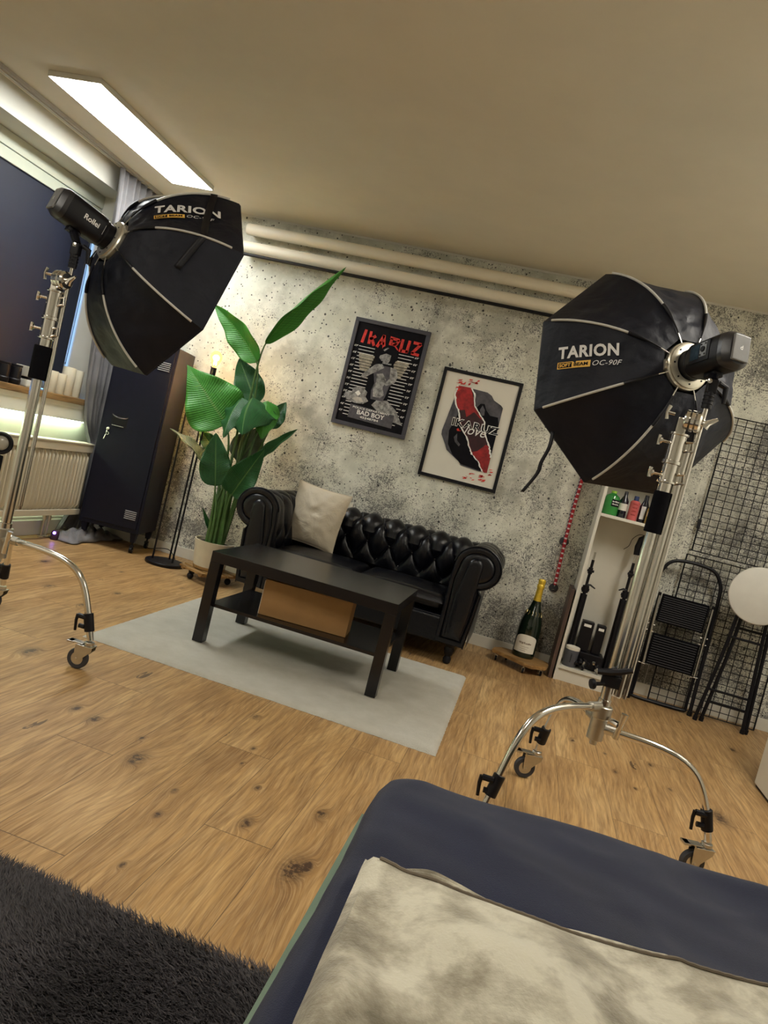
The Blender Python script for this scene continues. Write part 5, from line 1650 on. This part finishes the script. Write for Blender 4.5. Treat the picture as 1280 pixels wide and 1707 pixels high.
# ---------------------------------------------------------------- studio flash heads
def flash(label, M0, a, s, up, rodtop, brand):
    M0 = Vector(M0)
    t = thing('studio_flash', label, 'flash', M0)
    O = M0
    W_ = lambda x, y, z: M0+a*x+s*y+up*z
    def ring(x, hw, hh, zc=0, n_=40, e=3.6):
        out = []
        for i in range(n_):
            q = 2*PI*i/n_
            c, q2 = math.cos(q), math.sin(q)
            out.append(W_(x, hw*math.copysign(abs(c)**(2/e), c), zc+hh*math.copysign(abs(q2)**(2/e), q2)))
        return out
    def loft(rows, name, m, par=t):
        n_ = len(rows[0]); vs = [p for r_ in rows for p in r_]; fs = []
        for i in range(len(rows)-1):
            for k in range(n_):
                k2 = (k+1) % n_
                fs.append((i*n_+k, i*n_+k2, (i+1)*n_+k2, (i+1)*n_+k))
        fs.append(tuple(reversed(range(n_)))); fs.append(tuple((len(rows)-1)*n_+k for k in range(n_)))
        return MB().add(vs, fs).build(name, m, par, O, 28)
    loft([ring(-.010, .050, .050, e=2), ring(-.040, .052, .052, e=2), ring(-.046, .054, .054, e=2.3), ring(-.052, .050, .052, e=2.6), ring(-.060, .053, .056), ring(-.20, .053, .058), ring(-.206, .052, .057)], 'housing', M_black)
    loft([ring(-.207, .0535, .0585), ring(-.225, .053, .058, e=3), ring(-.238, .040, .052, e=3), ring(-.243, .034, .049, e=3)], 'battery_pack', mat('dark_satin_plastic', (.022, .022, .026), .34, .1), t)
    MB().box(-.252, -.2425, -.030, .030, -.042, .042, .003, Matrix(((a.x, s.x, up.x, M0.x), (a.y, s.y, up.y, M0.y), (a.z, s.z, up.z, M0.z), (0, 0, 0, 1)))).build('rear_plate', mat('grey_plate', (.17, .17, .17), .4, .15), t, O)
    MT = Matrix(((a.x, s.x, up.x, M0.x), (a.y, s.y, up.y, M0.y), (a.z, s.z, up.z, M0.z), (0, 0, 0, 1)))
    # control side (left) with screen, and lettering on the right side
    MB().box(-.170, -.075, -.0545, -.0525, -.030, .040, .001, MT).build('control_panel', M_black, t, O)
    MB().box(-.122, -.080, -.0558, -.0543, -.018, .032, .0005, MT).build('screen', mat('blue_screen', (.035, .06, .09), .08, .5, 20), t, O)
    MB().box(-.156, -.126, -.0558, -.0543, -.014, .034, .0005, MT).build('button_field', mat('grey_panel', (.22, .24, .26), .35), t, O)
    MB().lathe([(0, .004), (.009, .004), (.010, 0)], W_(-.141, -.0556, .010), -s, 18).build('control_dial', M_black, t, O)
    for dx, dz in ((-.131, .028), (-.151, .028), (-.131, -.008), (-.151, -.008)):
        MB().lathe([(0, .002), (.003, .002), (.0035, 0)], W_(dx, -.0556, dz), -s, 10).build('button', M_black, t, O)
    m = MB(); put_text(m, brand, lambda x, y: W_(-.145+x, .0545, -.010+y), width=.062, height=.021, bold=.025)
    m.build('brand_lettering', M_ink_w, t, O)
    m = MB()
    for dz in (-.004, .004):
        m.box(-.062, -.061, .0515, .0545, -.02, .02, 0, MT)
    m.build('index_marks', M_ink_w, t, O)
    m = MB(); put_text(m, 'b', lambda x, y: W_(-.2523, .004-x, -.006+y), width=.009, height=.014); m.build('rear_mark', M_ink_w, t, O)
    # bracket down to the rod
    rtop = Vector(rodtop)
    kn = rtop+Vector((0, 0, .085))
    MB().box(-.165, -.115, -.018, .018, -.072, -.055, .003, MT).tube([W_(-.14, 0, -.06), kn], [.016, .015], 10).build('bracket_plate', M_black, t, O)
    b1 = MB().cyl(rtop-Vector((0, 0, .004)), rtop+Vector((0, 0, .05)), .0155, 18)
    for z in (.010, .022, .034):
        b1.cyl(rtop+Vector((0, 0, z)), rtop+Vector((0, 0, z+.004)), .0175, 18)
    b1.box(-.016, .016, -.014, .014, .045, .090, .004, Matrix.Translation(rtop))
    b1.build('bracket', M_black, t, O)
    toc = (Vector((0, -4.86, 1))-rtop); toc.z = 0; toc.normalize()
    MB().lathe([(0, .006), (.0075, .005), (.009, 0)], kn+toc*.016+Vector((-.01, 0, -.004)), toc, 16).build('bracket_bolt', M_chrome, t, O)
    MB().tube([kn+Vector((.02, .01, 0)), kn+Vector((.045, .012, -.01)), kn+Vector((.050, .012, -.06))], [.010, .010, .006], 10).build('bracket_lever', M_black, t, O)
    return t
flash('black studio flash head with a lit screen mounted behind the right softbox', RM, aR, sR, uR, (RSX+.057, RSY, 1.462), 'Rollei')
flash('black studio flash head with white Rollei lettering behind the left softbox', LM, aL, sL, uL, (LSX+.040, LSY+.006, 1.462), 'Rollei')

# ---------------------------------------------------------------- things on the window sill
def roll_cup(x, y, h_, r, label):
    o = MB().lathe([(0, 0), (r*.96, 0), (r, .003), (r, h_-.003), (r*.97, h_), (0, h_-.002)], (0, 0, 0), (0, 0, 1), 28).build('paper_tube', mat('ivory_card', (.62, .57, .44), .6, .05), None)
    o.location = (x, y, .9455)
    tag(o, label, 'tube', 'pale tubes on the window sill')
roll_cup(-3.215, -.430, .185, .040, 'rightmost pale cardboard tube standing on the window sill')
roll_cup(-3.215, -.520, .190, .043, 'tall pale cardboard tube second from the right on the sill')
roll_cup(-3.205, -.612, .135, .040, 'short pale cardboard tube beside the two tall tubes')
roll_cup(-3.20, -.700, .14, .036, 'short pale cardboard tube behind the left stand column')
wb = thing('white_box', 'small white box with a black band on the sill by the black jars', 'box', (-3.20, -.90, .9455))
MB().box(-.05, .05, -.075, .06, .0, .045, .008).build('box_body', M_white2, wb)
MB().box(-.048, .048, -.070, .055, .046, .060, .002).build('black_band', M_black, wb)
MB().box(-.05, .05, -.075, .06, .061, .125, .004).build('lid', M_white2, wb)
for y, lab in ((-1.03, 'black lens jar on the sill nearest the white box'), (-1.13, 'black lens jar on the sill further from the white box')):
    t = thing('lens_jar', lab, 'jar', (-3.20, y, .9455), 0, 'black jars on the window sill')
    MB().lathe([(0, 0), (.036, 0), (.040, .006), (.040, .03), (.037, .034), (.037, .085), (.034, .105), (0, .106)], (0, 0, 0), (0, 0, 1), 28).build('jar_body', M_black, t)
    MB().lathe([(.035, .106), (.037, .108), (.037, .118), (.034, .120), (0, .119)], (0, 0, 0), (0, 0, 1), 28).build('lid', M_blackm, t)

# black video lamp on its own thin stand at the left edge
vl = thing('video_light', 'small black video light head with a round lens at the left edge', 'light', (-2.40, -2.0, .69))
VO = (-2.40, -2.0, .69)
ax = Vector((.55, -.75, .02)).normalized()
c0 = Vector((-2.385, -2.0, .695))
MB().lathe([(0, -.09), (.034, -.09), (.036, -.085), (.036, -.02), (.050, -.012), (.052, .0), (.052, .012), (.046, .018), (.040, .012), (.036, .004), (0, .004)], c0, ax, 32).build('lamp_head', M_black, vl, VO)
MB().lathe([(0, .016), (.018, .014), (.030, .008), (.034, .003), (0, .002)], c0, ax, 28).build('lens', mat('lens_glass', (.42, .40, .34), .12, .1, coat=.5), vl, VO)
MB().box(-2.425, -2.37, -2.03, -1.98, .50, .64, .008).cyl((-2.40, -2.0, .45), (-2.40, -2.0, .66), .012, 12).build('handle', M_black, vl, VO)
MB().lathe([(0, .004), (.008, .003), (.009, 0)], (-2.385, -2.031, .60), (0.2, -1, 0), 14).build('red_button', mat('red_button', (.5, .02, .03), .4), vl, VO)
vs_ = thing('tripod_stand', 'thin black tripod stand under the video light at the left edge', 'tripod', (-2.41, -1.96, 0))
MB().cyl((0, 0, .12), (0, 0, .45), .009, 10).build('column', M_blackm, vs_)
for a in (-.6, 1.5, 3.6):
    e = (.20*math.cos(a), .20*math.sin(a), .008)
    MB().tube([(0, 0, .26), e], .006, 8).build('leg', M_blackm, vs_)
